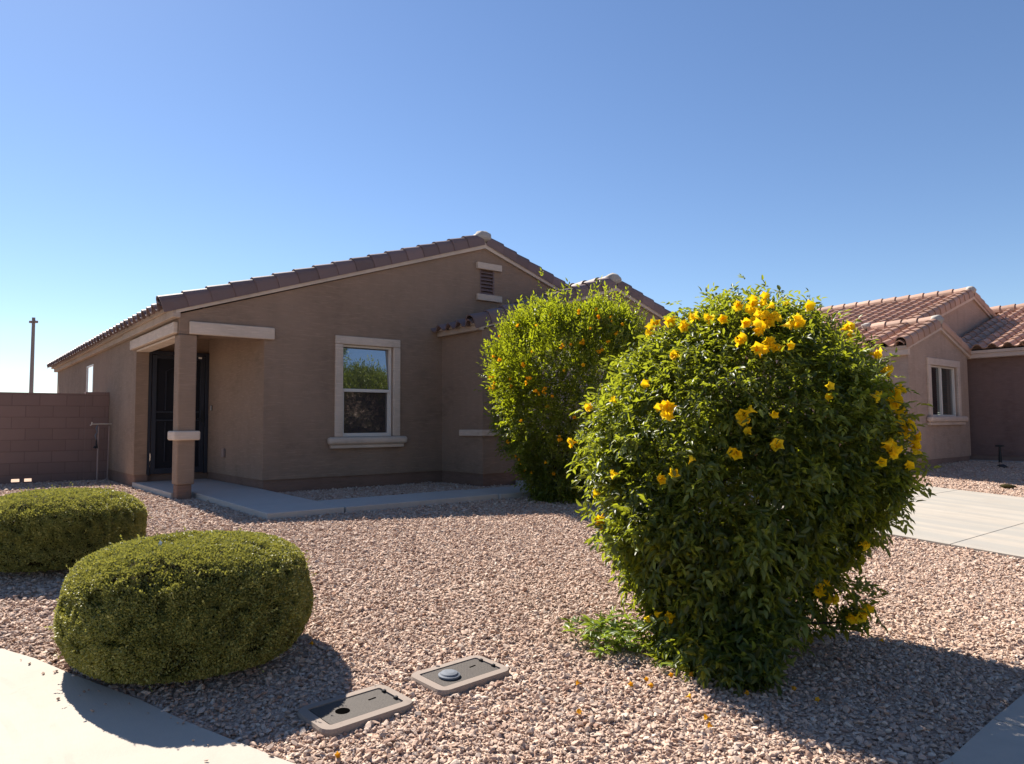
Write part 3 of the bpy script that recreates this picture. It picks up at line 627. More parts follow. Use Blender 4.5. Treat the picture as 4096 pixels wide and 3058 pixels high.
# ------------------------------------------------------------------ small things
def meter_box(label, cx, cy, rot, capped):
    z0 = zg(cx, cy) + .03; hx, hy = .235, .15
    t_ = thing('meter_box', label, 'utility box', (cx, cy, z0 - .06), 'utility meter boxes set in the gravel'); t_.rotation_euler.z = rot; t_.rotation_euler.x = .035
    def rr(hx, hy, r, n=5):
        p = []
        for sx, sy, a0 in ((1, 1, 0), (-1, 1, 90), (-1, -1, 180), (1, -1, 270)):
            p += [(sx * (hx - r) + r * math.cos(R(a0 + 90 * k / n)), sy * (hy - r) + r * math.sin(R(a0 + 90 * k / n))) for k in range(n + 1)]
        return p
    o_, i_ = rr(hx, hy, .055), rr(hx - .045, hy - .045, .012); n = len(o_); mb = MB(); base = t_.location
    rings = [[(x * 1.02, y * 1.02, -.12) for x, y in o_], [(x, y, .045) for x, y in o_], [(x * .985, y * .98, .058) for x, y in o_], [(x, y, .060) for x, y in i_], [(x, y, .02) for x, y in i_]]
    v = [Vector(p) + base for r_ in rings for p in r_]; f = []
    for a in range(len(rings) - 1):
        for k in range(n): f.append((a * n + k, a * n + (k + 1) % n, (a + 1) * n + (k + 1) % n, (a + 1) * n + k))
    mb.add(v, f); mb.build('collar', M['boxrim'], t_)
    l_ = rr(hx - .053, hy - .053, .012); mb = MB(); hole = (-.075, -.005) if not capped else None
    mb.add([Vector((x, y, .0565)) + base for x, y in l_] + [Vector((x, y, .02)) + base for x, y in l_], [tuple(range(n))] + [(k, (k + 1) % n, n + (k + 1) % n, n + k) for k in range(n)])
    lid = mb.build('lid', M['lid'], t_)
    mb = MB(); mb.tube([base + Vector((.075, .018, .0545)), base + Vector((.115, .022, .0545))], [.0055, .0055], 8); mb.build('lifting_slot', M['void'], lid)
    for sx, sy in ((hx - .058, .05), (hx - .058, -.05)):
        mb = MB(); mb.box(base.x + sx - .006, base.x + sx + .012, base.y + sy - .007, base.y + sy + .007, base.z + .05, base.z + .068); mb.build('lid_clip', M['black'], lid)
    if capped:
        mb = MB(); mb.lathe(base + Vector((-.085, -.012, .0565)), [(.052, 0), (.056, .004), (.056, .012), (.047, .016), (.043, .022), (.025, .027), (.002, .028)], 28); mb.build('reader_cap', M['galv'], t_, smooth=False)
    else:
        mb = MB(); mb.lathe(base + Vector((-.075, -.008, .0569)), [(.033, 0), (.033, .0008), (.001, .0008)], 24); mb.build('reading_hole', M['void'], lid)  # flat black disc: the hole's inner shade is painted on
    return t_
meter_box('half shaded meter box with an open round hole, next to the clipped round shrub', -1.0, -7.245, R(4), False)
meter_box('sunlit meter box with a round grey reader cap on its lid', -.385, -7.195, R(4), True)

PS = thing('pipe_stand', 'thin mauve metal pipe stand with a crossbar between block pillar and house', 'pipe', (-.2, 4.6, -.22))
mb = MB(); mb.tube([(-.211, 4.6, -.24), (-.208, 4.6, .80)], [.016, .016]); mb.build('post', M['pipe'], PS)
mb = MB(); mb.tube([(-.045, 4.62, -.20), (-.035, 4.62, .80)], [.010, .010]); mb.box(-.065, -.03, 4.60, 4.64, -.22, -.15); mb.build('post', M['pipe'], PS, label='thinner second post with dark foot')
mb = MB(); mb.tube([(-.345, 4.6, .815), (-.32, 4.6, .83), (-.30, 4.6, .84), (.0, 4.6, .842)], [.012, .010, .011, .011]); mb.tube([(-.318, 4.6, .83), (-.315, 4.6, .875)], [.013, .012]); mb.build('crossbar', M['brass'], PS)
mb = MB(); mb.tube([(-.225, 4.585, .82), (-.25, 4.58, .76), (-.23, 4.58, .70), (-.262, 4.58, .63), (-.245, 4.58, .56)], [.010, .014, .009, .014, .008]); mb.build('chain', M['galv'], PS)
mb = MB(); mb.tube([(-.243, 4.575, .56), (-.238, 4.575, .40)], [.008, .022]); mb.tube([(-.275, 4.57, .40), (-.255, 4.57, .44)], [.028, .020]); mb.build('padlock', M['black'], PS)

lp = c2w(-27.15, 40, -.3)
SL = thing('lamp_post', 'slim dark lamp post against the sky beyond the block wall', 'lamp post', lp)
mb = MB(); mb.tube([lp, lp + Vector((0, 0, 7.3))], [.125, .085], 10); mb.build('pole', M['lamp'], SL)
for sgn in (-1, 1):
    mb = MB(); c_ = lp + Vector((0, 0, 7.05)) + right * sgn * .15; mb.box(c_.x - .09, c_.x + .09, c_.y - .10, c_.y + .10, c_.z - .06, c_.z + .07); mb.build('lamp_head', M['lamp'], SL, bevel=.03)
pl = Vector((15.42, -4.95, -.12))
PL = thing('path_light', 'black short path light in the gravel beside the neighbouring dark wall', 'garden light', pl)
mb = MB(); mb.tube([pl, pl + Vector((0, 0, .36))], [.036, .022], 10); mb.build('stem', M['black'], PL)
mb = MB(); mb.lathe(pl + Vector((0, 0, .345)), [(.02, 0), (.085, .012), (.085, .034), (.05, .045), (.005, .05)], 20); mb.build('cap', M['black'], PL)
mb = MB(); blob(mb, (14.1, -5.37, -.125), .07, .09, .05, 5); tag(mb.build('irrigation_cap', M['black']), 'small black cap lying in the gravel in front of the path light', 'cap')
mb = MB(); blob(mb, (12.2, -6.0, -.36), .04, .12, .035, 8); tag(mb.build('bark_chip', M['core']), 'dark chip of wood on the gravel beyond the driveway', 'wood chip')

# ------------------------------------------------------------------ foliage
def rot_from(x, up):
    x = x / np.linalg.norm(x, axis=1, keepdims=True); y = np.cross(up, x); y /= np.maximum(np.linalg.norm(y, axis=1, keepdims=True), 1e-6); z = np.cross(x, y)
    return np.stack([x, y, z], 2)       # columns
LEAF_V = np.array([(0, 0, 0), (.30, .5, .10), (.32, 0, -.02), (.30, -.5, .10), (.68, .40, .02), (.70, 0, -.09), (.68, -.40, .02), (1, 0, -.20)])
LEAF_F = [(0, 2, 1), (0, 3, 2), (2, 5, 4), (2, 4, 1), (3, 6, 5), (3, 5, 2), (5, 7, 4), (6, 7, 5)]
SMALL_V = np.array([(0, 0, 0), (.5, .5, .08), (1, 0, -.05), (.5, -.5, .08)]); SMALL_F = [(0, 2, 1), (0, 3, 2)]
def leaf_mesh(name, m, pos, mats, scl, tint, parent, V=LEAF_V, F=LEAF_F):
    """pos N,3  mats N,3,3  scl N,3 (length, width, lift)  -> one mesh of N leaves"""
    N = len(pos); k = len(V); v = V[None] * scl[:, None, :]; v = np.einsum('nij,nkj->nki', mats, v) + pos[:, None, :]
    v = v.reshape(-1, 3) - np.array(origin(parent)); F = np.array(F); nf = len(F)
    lo = (F[None] + (np.arange(N) * k)[:, None, None]).reshape(-1)
    me = bpy.data.meshes.new(name); me.vertices.add(N * k); me.vertices.foreach_set('co', v.astype(np.float32).ravel())
    me.loops.add(len(lo)); me.loops.foreach_set('vertex_index', lo.astype(np.int32)); me.polygons.add(N * nf); me.polygons.foreach_set('loop_start', (np.arange(N * nf) * 3).astype(np.int32))
    at = me.attributes.new('tint', 'FLOAT', 'POINT'); at.data.foreach_set('value', np.repeat(np.clip(tint, 0, 1), k).astype(np.float32))
    me.update(calc_edges=True); me.polygons.foreach_set('use_smooth', [True] * (N * nf)); me.materials.append(m)
    o = bpy.data.objects.new(name, me); COL.objects.link(o); o.parent = parent; return o
def unit(n): a = RNG.normal(size=(n, 3)); return a / np.linalg.norm(a, axis=1, keepdims=True)
def norm(a): return a / np.maximum(np.linalg.norm(a, axis=1, keepdims=True), 1e-9)
def compound(pos, d, up, pairs, rlen, leaf, wid, droop=.5, spread=.85):
    """pinnate leaves: arrays of leaf positions / matrices / scales for N rachises"""
    N = len(pos); P = []; Mx = []; Sc = []; Rw = []
    side = norm(np.cross(d, up)); up2 = np.cross(side, d)
    for k in range(pairs + 1):
        t_ = (k + .6) / (pairs + .6) if k < pairs else 1.0
        for sg in ((1, -1) if k < pairs else (0,)):
            dd = norm(d * (1 - .15 * t_) + np.array([0, 0, -1]) * droop * t_)
            b = pos + dd * (rlen * t_)[:, None]
            x = d * math.cos(spread) + side * sg * math.sin(spread) if sg else d
            x = norm(x + np.array([0, 0, -1]) * (droop * .8) + RNG.normal(0, .22, (N, 3)))
            P.append(b); Mx.append(rot_from(x, norm(up2 + RNG.normal(0, .35, (N, 3))))); l = leaf * RNG.uniform(.7, 1.2, N) * (1.1 if not sg else .75 + .35 * t_)
            Sc.append(np.stack([l, l * wid * RNG.uniform(.8, 1.2, N), l], 1)); Rw.append(np.arange(N))
    return np.concatenate(P), np.concatenate(Mx), np.concatenate(Sc), np.concatenate(Rw)
def nz3(p, s, off=0): return np.array([mnoise.noise(Vector((float(a) * s + off, float(b) * s, float(c) * s))) for a, b, c in p])

# profile of a shrub: rows of (z, x-centre, half width, depth factor), x to the right of the viewpoint line through its stem
BIG = [(-.62, 1.10, .22), (-.52, 1.12, .25), (-.42, 1.14, .27), (-.33, 1.18, .31), (-.22, 1.25, .39), (-.03, 1.32, .58), (.12, 1.35, .72), (.26, 1.37, .81), (.54, 1.40, .86), (.83, 1.45, .86), (1.00, 1.46, .80), (1.12, 1.46, .71), (1.24, 1.45, .58), (1.35, 1.44, .42), (1.44, 1.43, .26), (1.50, 1.41, .12)]
SEC = [(-.30, .62, .14), (-.15, .59, .20), (.0, .67, .32), (.2, .74, .50), (.45, .79, .72), (.75, .81, .90), (1.05, .82, 1.02), (1.35, .83, 1.05), (1.70, .83, 1.02), (1.90, .83, .94), (2.05, .84, .82), (2.16, .85, .66), (2.25, .85, .4)]
BIGY, SECY = 4.42, 9.75
def prof(T, z):
    zs_, xc, hw = (np.array([r[i] for r in T]) for i in range(3)); return np.interp(z, zs_, xc), np.interp(z, zs_, hw)
def shell(T, Yc, depth, z, th, lump, seed):
    xc, hw = prof(T, z)
    l = 1 + lump * (np.sin(3 * th + 4 * z + seed) * .5 + np.sin(7 * th - 5 * z + 2 * seed) * .3 + np.sin(11 * th + 9 * z) * .25 + np.sin(2 * th - 8 * z + 1) * .35)
    X = xc + hw * l * np.cos(th); Y = yc(T, Yc, z) + hw * depth * l * np.sin(th); return X, Y, hw, l
def yc(T, Yc, z): return Yc - (.36 * np.clip((.05 - z) / .55, 0, 1) if T is BIG else 0)
def w_np(X, Y, z): return np.stack([CAM.x + right.x * X + fwd.x * Y, CAM.y + right.y * X + fwd.y * Y, z], 1)
def shrub_points(T, Yc, depth, n, lump, seed, inner=.55, power=.5):
    zs_ = np.array([r[0] for r in T]); hw = np.array([r[2] for r in T]); zz = np.linspace(zs_[0], zs_[-1], 400); hh = np.interp(zz, zs_, hw)
    sl = np.gradient(hh, zz); dens = (hh + .10) * np.sqrt(1 + np.minimum(sl ** 2, 9)); cdf = np.cumsum(dens); cdf /= cdf[-1]
    z = np.interp(RNG.uniform(0, 1, n), cdf, zz) + RNG.normal(0, .02, n); th = RNG.uniform(0, 2 * math.pi, n)
    X, Y, h, l = shell(T, Yc, depth, z, th, lump, seed); rho = inner + (1 - inner) * RNG.uniform(0, 1, n) ** power
    xc, _ = prof(T, z); X = xc + (X - xc) * rho; Yb = yc(T, Yc, z); Y = Yb + (Y - Yb) * rho
    s_ = np.interp(z, zz, sl); nx = np.cos(th); ny = np.sin(th); nz_ = -s_; nn = np.stack([nx, ny, nz_], 1); nn /= np.linalg.norm(nn, axis=1, keepdims=True)
    nw = np.stack([right.x * nn[:, 0] + fwd.x * nn[:, 1], right.y * nn[:, 0] + fwd.y * nn[:, 1], nn[:, 2]], 1)
    return w_np(X, Y, z), nw, rho, th, z
def stems(root, base, tops, r0, m, seed):
    rnd = random.Random(seed); mb = MB()
    for tp in tops:
        tp = Vector(tp); b = Vector(base) + Vector((rnd.uniform(-.08, .08), rnd.uniform(-.08, .08), -.05)); pts = []; rad = []
        for k in range(8):
            t_ = k / 7; p = b.lerp(tp, t_); p.z = b.z + (tp.z - b.z) * (t_ ** .8); p += Vector((rnd.uniform(-.03, .03), rnd.uniform(-.03, .03), 0)); pts.append(p); rad.append(r0 * (1 - .8 * t_))
        mb.tube(pts, rad, 6)
        for _ in range(3):
            k = rnd.randint(3, 6); q = pts[k] + Vector((rnd.uniform(-.4, .4), rnd.uniform(-.4, .4), rnd.uniform(.0, .35))); mb.tube([pts[k], pts[k].lerp(q, .5) + Vector((0, 0, .03)), q], [rad[k] * .6, rad[k] * .4, .003], 5)
    return mb.build('stem', m, root)

# --- flowers
def trumpet(mb, p, d, ln, r, tint):
    p = Vector(p); d = Vector(d).normalized(); x = d.cross(Vector((.3, .2, 1))).normalized(); y = d.cross(x); n = 10; v = []; f = []
    for t_, k in ((0, .10), (.25, .14), (.55, .36), (.8, .62), (1.0, 1.0)):
        for a in range(n):
            lob = 1 + (.22 * math.cos(5 * a * 2 * math.pi / n) * (t_ ** 3)) + random.uniform(-.08, .08) * t_; back = -.18 * ln * max(0, math.cos(5 * a * 2 * math.pi / n)) * (t_ ** 4)
            an = a * 2 * math.pi / n; v.append(p + d * (ln * t_ + back) + (x * math.cos(an) + y * math.sin(an)) * r * k * lob)
    for i in range(4):
        for a in range(n): f.append((i * n + a, i * n + (a + 1) % n, (i + 1) * n + (a + 1) % n, (i + 1) * n + a))
    v.append(p + d * ln * .5); c_ = len(v) - 1
    mb.add(v, f, tint)
def flower_cluster(root, p, outd, n, size, m, spread, name='flower_cluster'):
    mb = MB(); p = Vector(p); outd = Vector(outd)
    for _ in range(n):
        o = Vector((random.gauss(0, 1), random.gauss(0, 1), random.gauss(0, 1))) * (spread * min(1, n / 6) * .7); o -= outd * min(0, o.dot(outd))
        d = (outd + Vector((random.gauss(0, .5), random.gauss(0, .5), random.gauss(-.15, .4)))).normalized(); s_ = size * random.uniform(.75, 1.15)
        trumpet(mb, p + o - d * s_ * .5, d, s_, s_ * random.uniform(.42, .56), random.uniform(.1, 1))
    return mb.build(name, m, root, smooth=True)
def outer(T, Yc, depth, th, z, lump, seed, push):
    X, Y, h, l = shell(T, Yc, depth, z, th, lump, seed); rise = np.clip((z - np.interp(.72, [0, 1], [T[0][0], T[-1][0]])) / .5, 0, 1)
    return w_np(X + np.cos(th) * push, Y + np.sin(th) * push, z + push * 1.3 * rise)
def on_shell(T, Yc, depth, th, z, lump, seed, push):
    p = outer(T, Yc, depth, np.array([th]), np.array([z]), lump, seed, push)[0]; dw = right * math.cos(th) + fwd * math.sin(th); return Vector(p), (dw + Vector((0, 0, .1))).normalized()

# --- big yellow trumpet bush
YB = thing('flowering_bush', 'large dark green bush with big yellow trumpet flowers, nearest the camera', 'bush', c2w(1.2, 4.35, -.56))
LUMP = .11
p0, n0, rho, th, z = shrub_points(BIG, BIGY, .86, 8000, LUMP, 1.3, .40, .5)
p1, n1, rho, th, z = shrub_points(BIG, BIGY, .86, 620, LUMP, 1.3, .86, .6)      # leafy sprays with gaps between them
k = 24; p1 = np.repeat(p1, k, 0) + RNG.normal(0, 1, (620 * k, 3)) * np.repeat(RNG.uniform(.035, .075, 620), k)[:, None]; n1 = np.repeat(n1, k, 0)
spray = np.concatenate([np.full(len(p0), -.18), np.repeat(RNG.normal(.05, .18, 620), k)])  # interior leaves tinted darker, inner shade put into the colour
nl = 16; cl = np.stack([RNG.uniform(1.62, 1.98, nl), RNG.uniform(4.0, 4.4, nl), RNG.uniform(-.40, -.08, nl)], 1); cl = w_np(cl[:, 0], cl[:, 1], cl[:, 2])      # a low spray leaning out to the right
cl = np.repeat(cl, 13, 0) + RNG.normal(0, .05, (nl * 13, 3)); cn = norm(RNG.normal(0, .5, cl.shape) + np.array([right.x, right.y, -.1]))
sk = 20; cs = np.stack([RNG.uniform(.98, 1.42, sk), RNG.uniform(3.68, 3.85, sk), RNG.uniform(-.55, -.36, sk)], 1); cs = w_np(cs[:, 0], cs[:, 1], cs[:, 2]); cs = np.repeat(cs, 14, 0) + RNG.normal(0, .04, (sk * 14, 3)); cn2 = norm(RNG.normal(0, .5, cs.shape) - np.array([fwd.x, fwd.y, 0]))
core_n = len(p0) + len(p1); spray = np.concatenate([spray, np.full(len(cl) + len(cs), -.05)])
pos = np.concatenate([p0, p1, cl, cs]); nrm_ = np.concatenate([n0, n1, cn, cn2]); z = pos[:, 2]; pos[:, 2] = np.maximum(z, zg_np(pos[:, 0], pos[:, 1]) + .03)
Xc = (pos - np.array(CAM)) @ np.array(right); hole = ((Xc - 1.80) ** 2 / .17 ** 2 + (z - .17) ** 2 / .16 ** 2 < 1) | ((Xc - 1.58) ** 2 / .14 ** 2 + (z + .19) ** 2 / .07 ** 2 < 1)
keep = ~(hole & (RNG.uniform(0, 1, len(z)) < .88)); low = (z < -.12) & (Xc > 1.58); keep &= ~(low & (RNG.uniform(0, 1, len(z)) < .55))
dk = (Xc > 1.08) & (Xc < 1.40) & (z > -.42) & (z < -.12); keep &= ~(dk & (RNG.uniform(0, 1, len(z)) < .55)); keep |= np.arange(len(z)) >= core_n
pos, nrm_, spray, z = pos[keep], nrm_[keep], spray[keep], z[keep]
d = norm(nrm_ * .7 + unit(len(pos)) * 1.0 + np.array([0, 0, .05])); up = norm(np.array([0, 0, 1.0]) + unit(len(pos)) * .55 + nrm_ * .45)
P, Mx, Sc, rw = compound(pos, d, up, 2, RNG.uniform(.04, .085, len(pos)), .053, .36, .25); Sc *= (1.12 - .34 * np.clip((pos[:, 2] + .1) / 1.3, 0, 1))[rw][:, None]
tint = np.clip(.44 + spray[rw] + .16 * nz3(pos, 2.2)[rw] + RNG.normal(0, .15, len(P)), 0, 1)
ns = 16; zs_ = np.concatenate([RNG.uniform(1.15, 1.40, 4), RNG.uniform(.1, 1.1, 12)]); ts_ = RNG.uniform(0, 6.28, ns)
sp_ = outer(BIG, BIGY, .86, ts_, zs_, LUMP, 1.3, .0); sd_ = norm(sp_ - w_np(np.full(ns, 1.4), np.full(ns, BIGY), np.full(ns, .6)) + np.array([0, 0, .5]) + unit(ns) * .3)
P3, M3, S3, r3 = compound(sp_, sd_, norm(unit(ns) + np.array([0, 0, .6])), 4, RNG.uniform(.08, .15, ns), .042, .33, .12, .75)
P = np.concatenate([P, P3]); Mx = np.concatenate([Mx, M3]); Sc = np.concatenate([Sc, S3]); tint = np.concatenate([tint, RNG.uniform(.4, 1, len(P3))])
leaf_mesh('foliage', M['bigleaf'], P, Mx, Sc, tint, YB)
tops = [c2w(1.45 + .65 * math.cos(a), 4.42 + .5 * math.sin(a), .8 + .35 * math.sin(3 * a)) for a in [k * .63 for k in range(10)]]
stems(YB, c2w(1.2, 4.38, -.56), tops, .022, M['bark'], 3)
YF = [(4.57, 1.33, 9, 0.05), (4.63, 1.275, 8, 0.045), (4.55, 1.227, 5, 0.04), (4.53, 1.123, 5, 0.025), (4.62, 1.139, 4, 0.03), (4.4, 1.168, 3, 0.02), (3.9, 1.125, 3, 0.02), (3.28, 1.309, 3, 0.03), (3.25, 1.274, 3, 0.03), (3.59, 1.319, 2, 0.02), (3.88, 1.307, 2, 0.03), (4.1, 1.311, 3, 0.03), (4.27, 1.288, 2, 0.02), (4.38, 1.357, 2, 0.02), (4.81, 1.237, 4, 0.04), (5.06, 1.385, 1, 0.01), (5.24, 1.357, 1, 0.01), (5.33, 1.241, 4, 0.03), (5.3, 1.207, 3, 0.03), (5.45, 1.118, 2, 0.02), (5.53, 1.041, 3, 0.02), (4.0, 0.858, 6, 0.03), (4.42, 0.81, 4, 0.035), (4.47, 0.852, 1, 0.01), (4.59, 0.84, 1, 0.01), (4.63, 0.67, 3, 0.02), (4.89, 0.916, 1, 0.01), (4.88, 0.962, 1, 0.01), (3.74, 0.993, 1, 0.01), (3.52, 0.921, 1, 0.01), (3.12, 0.671, 3, 0.03), (3.33, 0.89, 2, 0.03), (3.73, 0.516, 1, 0.01), (4.0, 0.498, 3, 0.02), (4.07, 0.538, 1, 0.01), (3.33, 0.374, 1, 0.01), (3.46, 0.237, 2, 0.015), (3.48, 0.205, 2, 0.015), (3.49, 0.212, 1, 0.01), (4.41, 0.628, 2, 0.03), (4.16, 0.594, 1, 0.01), (5.16, 0.92, 2, 0.02), (5.49, 0.901, 5, 0.03), (5.65, 0.953, 1, 0.01), (5.55, 0.95, 2, 0.02), (5.49, 0.79, 8, 0.035), (5.48, 0.727, 2, 0.02), (5.26, 0.671, 4, 0.03), (5.3, 0.65, 4, 0.03), (5.55, 0.68, 7, 0.04), (5.41, 0.555, 1, 0.01), (5.26, 0.582, 1, 0.01), (3.67, -0.292, 4, 0.025), (3.44, -0.284, 1, 0.01), (3.2, -0.323, 1, 0.01), (5.72, 0.099, 2, 0.02), (4.47, 0.74, 1, 0.01), (4.72, 1.146, 1, 0.01), (3.81, 1.276, 2, 0.03), (4.45, 1.254, 2, 0.04)]  #@YF
for th_, z_, n_, sp_ in YF:
    p, o_ = on_shell(BIG, BIGY, .86, th_, z_, LUMP, 1.3, .085); flower_cluster(YB, p, o_, n_, .056, M['petal'], sp_)

mb = MB()      # a leafy shoot carrying the low blooms on the right
mb.tube([c2w(1.25, 4.3, -.5), c2w(1.55, 4.25, -.3), c2w(1.9, 4.15, -.18)], [.014, .010, .004], 6); mb.tube([c2w(1.35, 4.28, -.45), c2w(1.6, 4.2, -.38), c2w(1.98, 4.1, -.34)], [.012, .009, .004], 6); mb.tube([c2w(1.25, 4.3, -.5), c2w(1.35, 4.28, -.45), c2w(1.55, 4.25, -.3)], [.02, .016, .01], 6)
mb.build('branch', M['bark'], YB)
for X_, Y_, z_, n_ in ((1.74, 4.05, -.13, 6), (1.79, 4.05, -.20, 3), (1.87, 4.0, -.28, 2), (1.93, 4.0, -.26, 4)):
    flower_cluster(YB, c2w(X_, Y_, z_), (-fwd + Vector((0, 0, -.2))).normalized(), n_, .058, M['petal'], .03)

# --- second, taller fine-leaved bush with orange flowers
OB = thing('flowering_bush', 'tall upright fine leaved green bush with small orange flowers beside the walkway', 'bush', c2w(.62, 9.75, -.27))
p0, n0, rho, th, z = shrub_points(SEC, SECY, .9, 6500, .08, 2.1, .45, .5)
p1, n1, rho, th, z = shrub_points(SEC, SECY, .9, 420, .10, 2.1, .86, .6)
k = 24; p1 = np.repeat(p1, k, 0) + RNG.normal(0, 1, (420 * k, 3)) * np.repeat(RNG.uniform(.05, .10, 420), k)[:, None] * np.array([1, 1, 1.5]); n1 = np.repeat(n1, k, 0)
spray = np.concatenate([np.full(len(p0), -.22), np.repeat(RNG.normal(.04, .17, 420), k)]); pos = np.concatenate([p0, p1]); nrm_ = np.concatenate([n0, n1]); z = pos[:, 2]; pos[:, 2] = np.maximum(z, -.25)  # lower tint on interior leaves paints the shade inside the bush
upw = np.clip((z - .6) / 1.0, .1, 1.4)[:, None]
d = norm(nrm_ * .7 + unit(len(pos)) * .6 + np.array([0, 0, 1.0]) * upw); up = norm(np.array([0, 0, 1.0]) + unit(len(pos)) * .7 + nrm_ * .5)
P, Mx, Sc, rw = compound(pos, d, up, 2, RNG.uniform(.08, .14, len(pos)), .056, .34, .10, .7)
# upright twigs that break the top outline
nt2 = 260; zt = RNG.uniform(1.7, 2.2, nt2); tht = RNG.uniform(0, 6.28, nt2); X, Y, h, l = shell(SEC, SECY, .9, zt, tht, .08, 2.1); rr_ = np.sqrt(RNG.uniform(0, 1, nt2)); xc, _ = prof(SEC, zt); tp = w_np(xc + (X - xc) * rr_, SECY + (Y - SECY) * rr_, zt + RNG.uniform(0, .12, nt2))
td = norm(np.array([0, 0, 1.0]) + unit(nt2) * .25)
P2, M2, S2, r2 = compound(tp, td, unit(nt2), 5, RNG.uniform(.09, .20, nt2), .032, .36, 0, .6)
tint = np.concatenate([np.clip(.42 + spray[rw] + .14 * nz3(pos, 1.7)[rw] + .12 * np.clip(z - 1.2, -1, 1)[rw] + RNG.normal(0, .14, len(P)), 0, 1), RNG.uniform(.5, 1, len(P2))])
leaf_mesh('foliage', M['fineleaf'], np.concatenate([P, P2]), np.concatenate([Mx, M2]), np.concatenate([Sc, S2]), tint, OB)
stems(OB, c2w(.62, 9.75, -.27), [c2w(.8 + .45 * math.cos(a), 9.8 + .4 * math.sin(a), 1.0 + .4 * math.sin(3 * a)) for a in [k * .7 for k in range(9)]], .022, M['bark'], 5)
OF = [(4.1, 1.522, 4, 0.04), (3.86, 1.275, 2, 0.03), (4.16, 1.32, 6, 0.04), (3.35, 1.298, 5, 0.04), (3.83, 1.367, 2, 0.03), (4.25, 1.2, 2, 0.04), (4.35, 1.203, 3, 0.05), (4.29, 1.145, 2, 0.04), (4.42, 1.115, 2, 0.05), (4.38, 1.0, 2, 0.04), (3.61, 1.649, 3, 0.03), (3.73, 1.596, 4, 0.03), (3.88, 1.96, 2, 0.03), (4.53, 1.704, 3, 0.04), (4.63, 1.718, 2, 0.02), (4.76, 1.744, 4, 0.04), (4.77, 1.513, 2, 0.03), (4.72, 2.051, 4, 0.04), (5.0, 2.004, 3, 0.03), (5.14, 1.982, 3, 0.05), (4.99, 2.086, 2, 0.03), (4.97, 1.653, 5, 0.04), (4.93, 1.215, 1, 0.02), (5.04, 1.748, 3, 0.05), (5.19, 1.843, 3, 0.05), (5.28, 1.937, 2, 0.04), (4.19, 1.918, 1, 0.02), (4.32, 2.043, 1, 0.02), (3.99, 0.84, 2, 0.03), (3.47, 0.528, 4, 0.04), (3.52, 0.374, 2, 0.03), (3.55, 0.285, 3, 0.04), (3.56, 0.178, 2, 0.03), (3.77, 0.138, 2, 0.04), (4.48, 0.605, 3, 0.04), (4.62, 0.598, 1, 0.02), (4.23, 0.294, 1, 0.02), (4.36, 0.141, 2, 0.04), (4.67, 0.859, 2, 0.04), (4.8, 1.047, 2, 0.04), (3.54, 1.426, 3, 0.04), (3.67, 1.844, 2, 0.03), (4.85, 1.873, 1, 0.02), (4.55, 1.452, 1, 0.02), (4.2, 1.661, 1, 0.02)]  #@OF
for th_, z_, n_, sp_ in OF:
    p, o_ = on_shell(SEC, SECY, .9, th_, z_, .08, 2.1, .11); flower_cluster(OB, p, o_, n_, .040, M['opetal'], sp_)

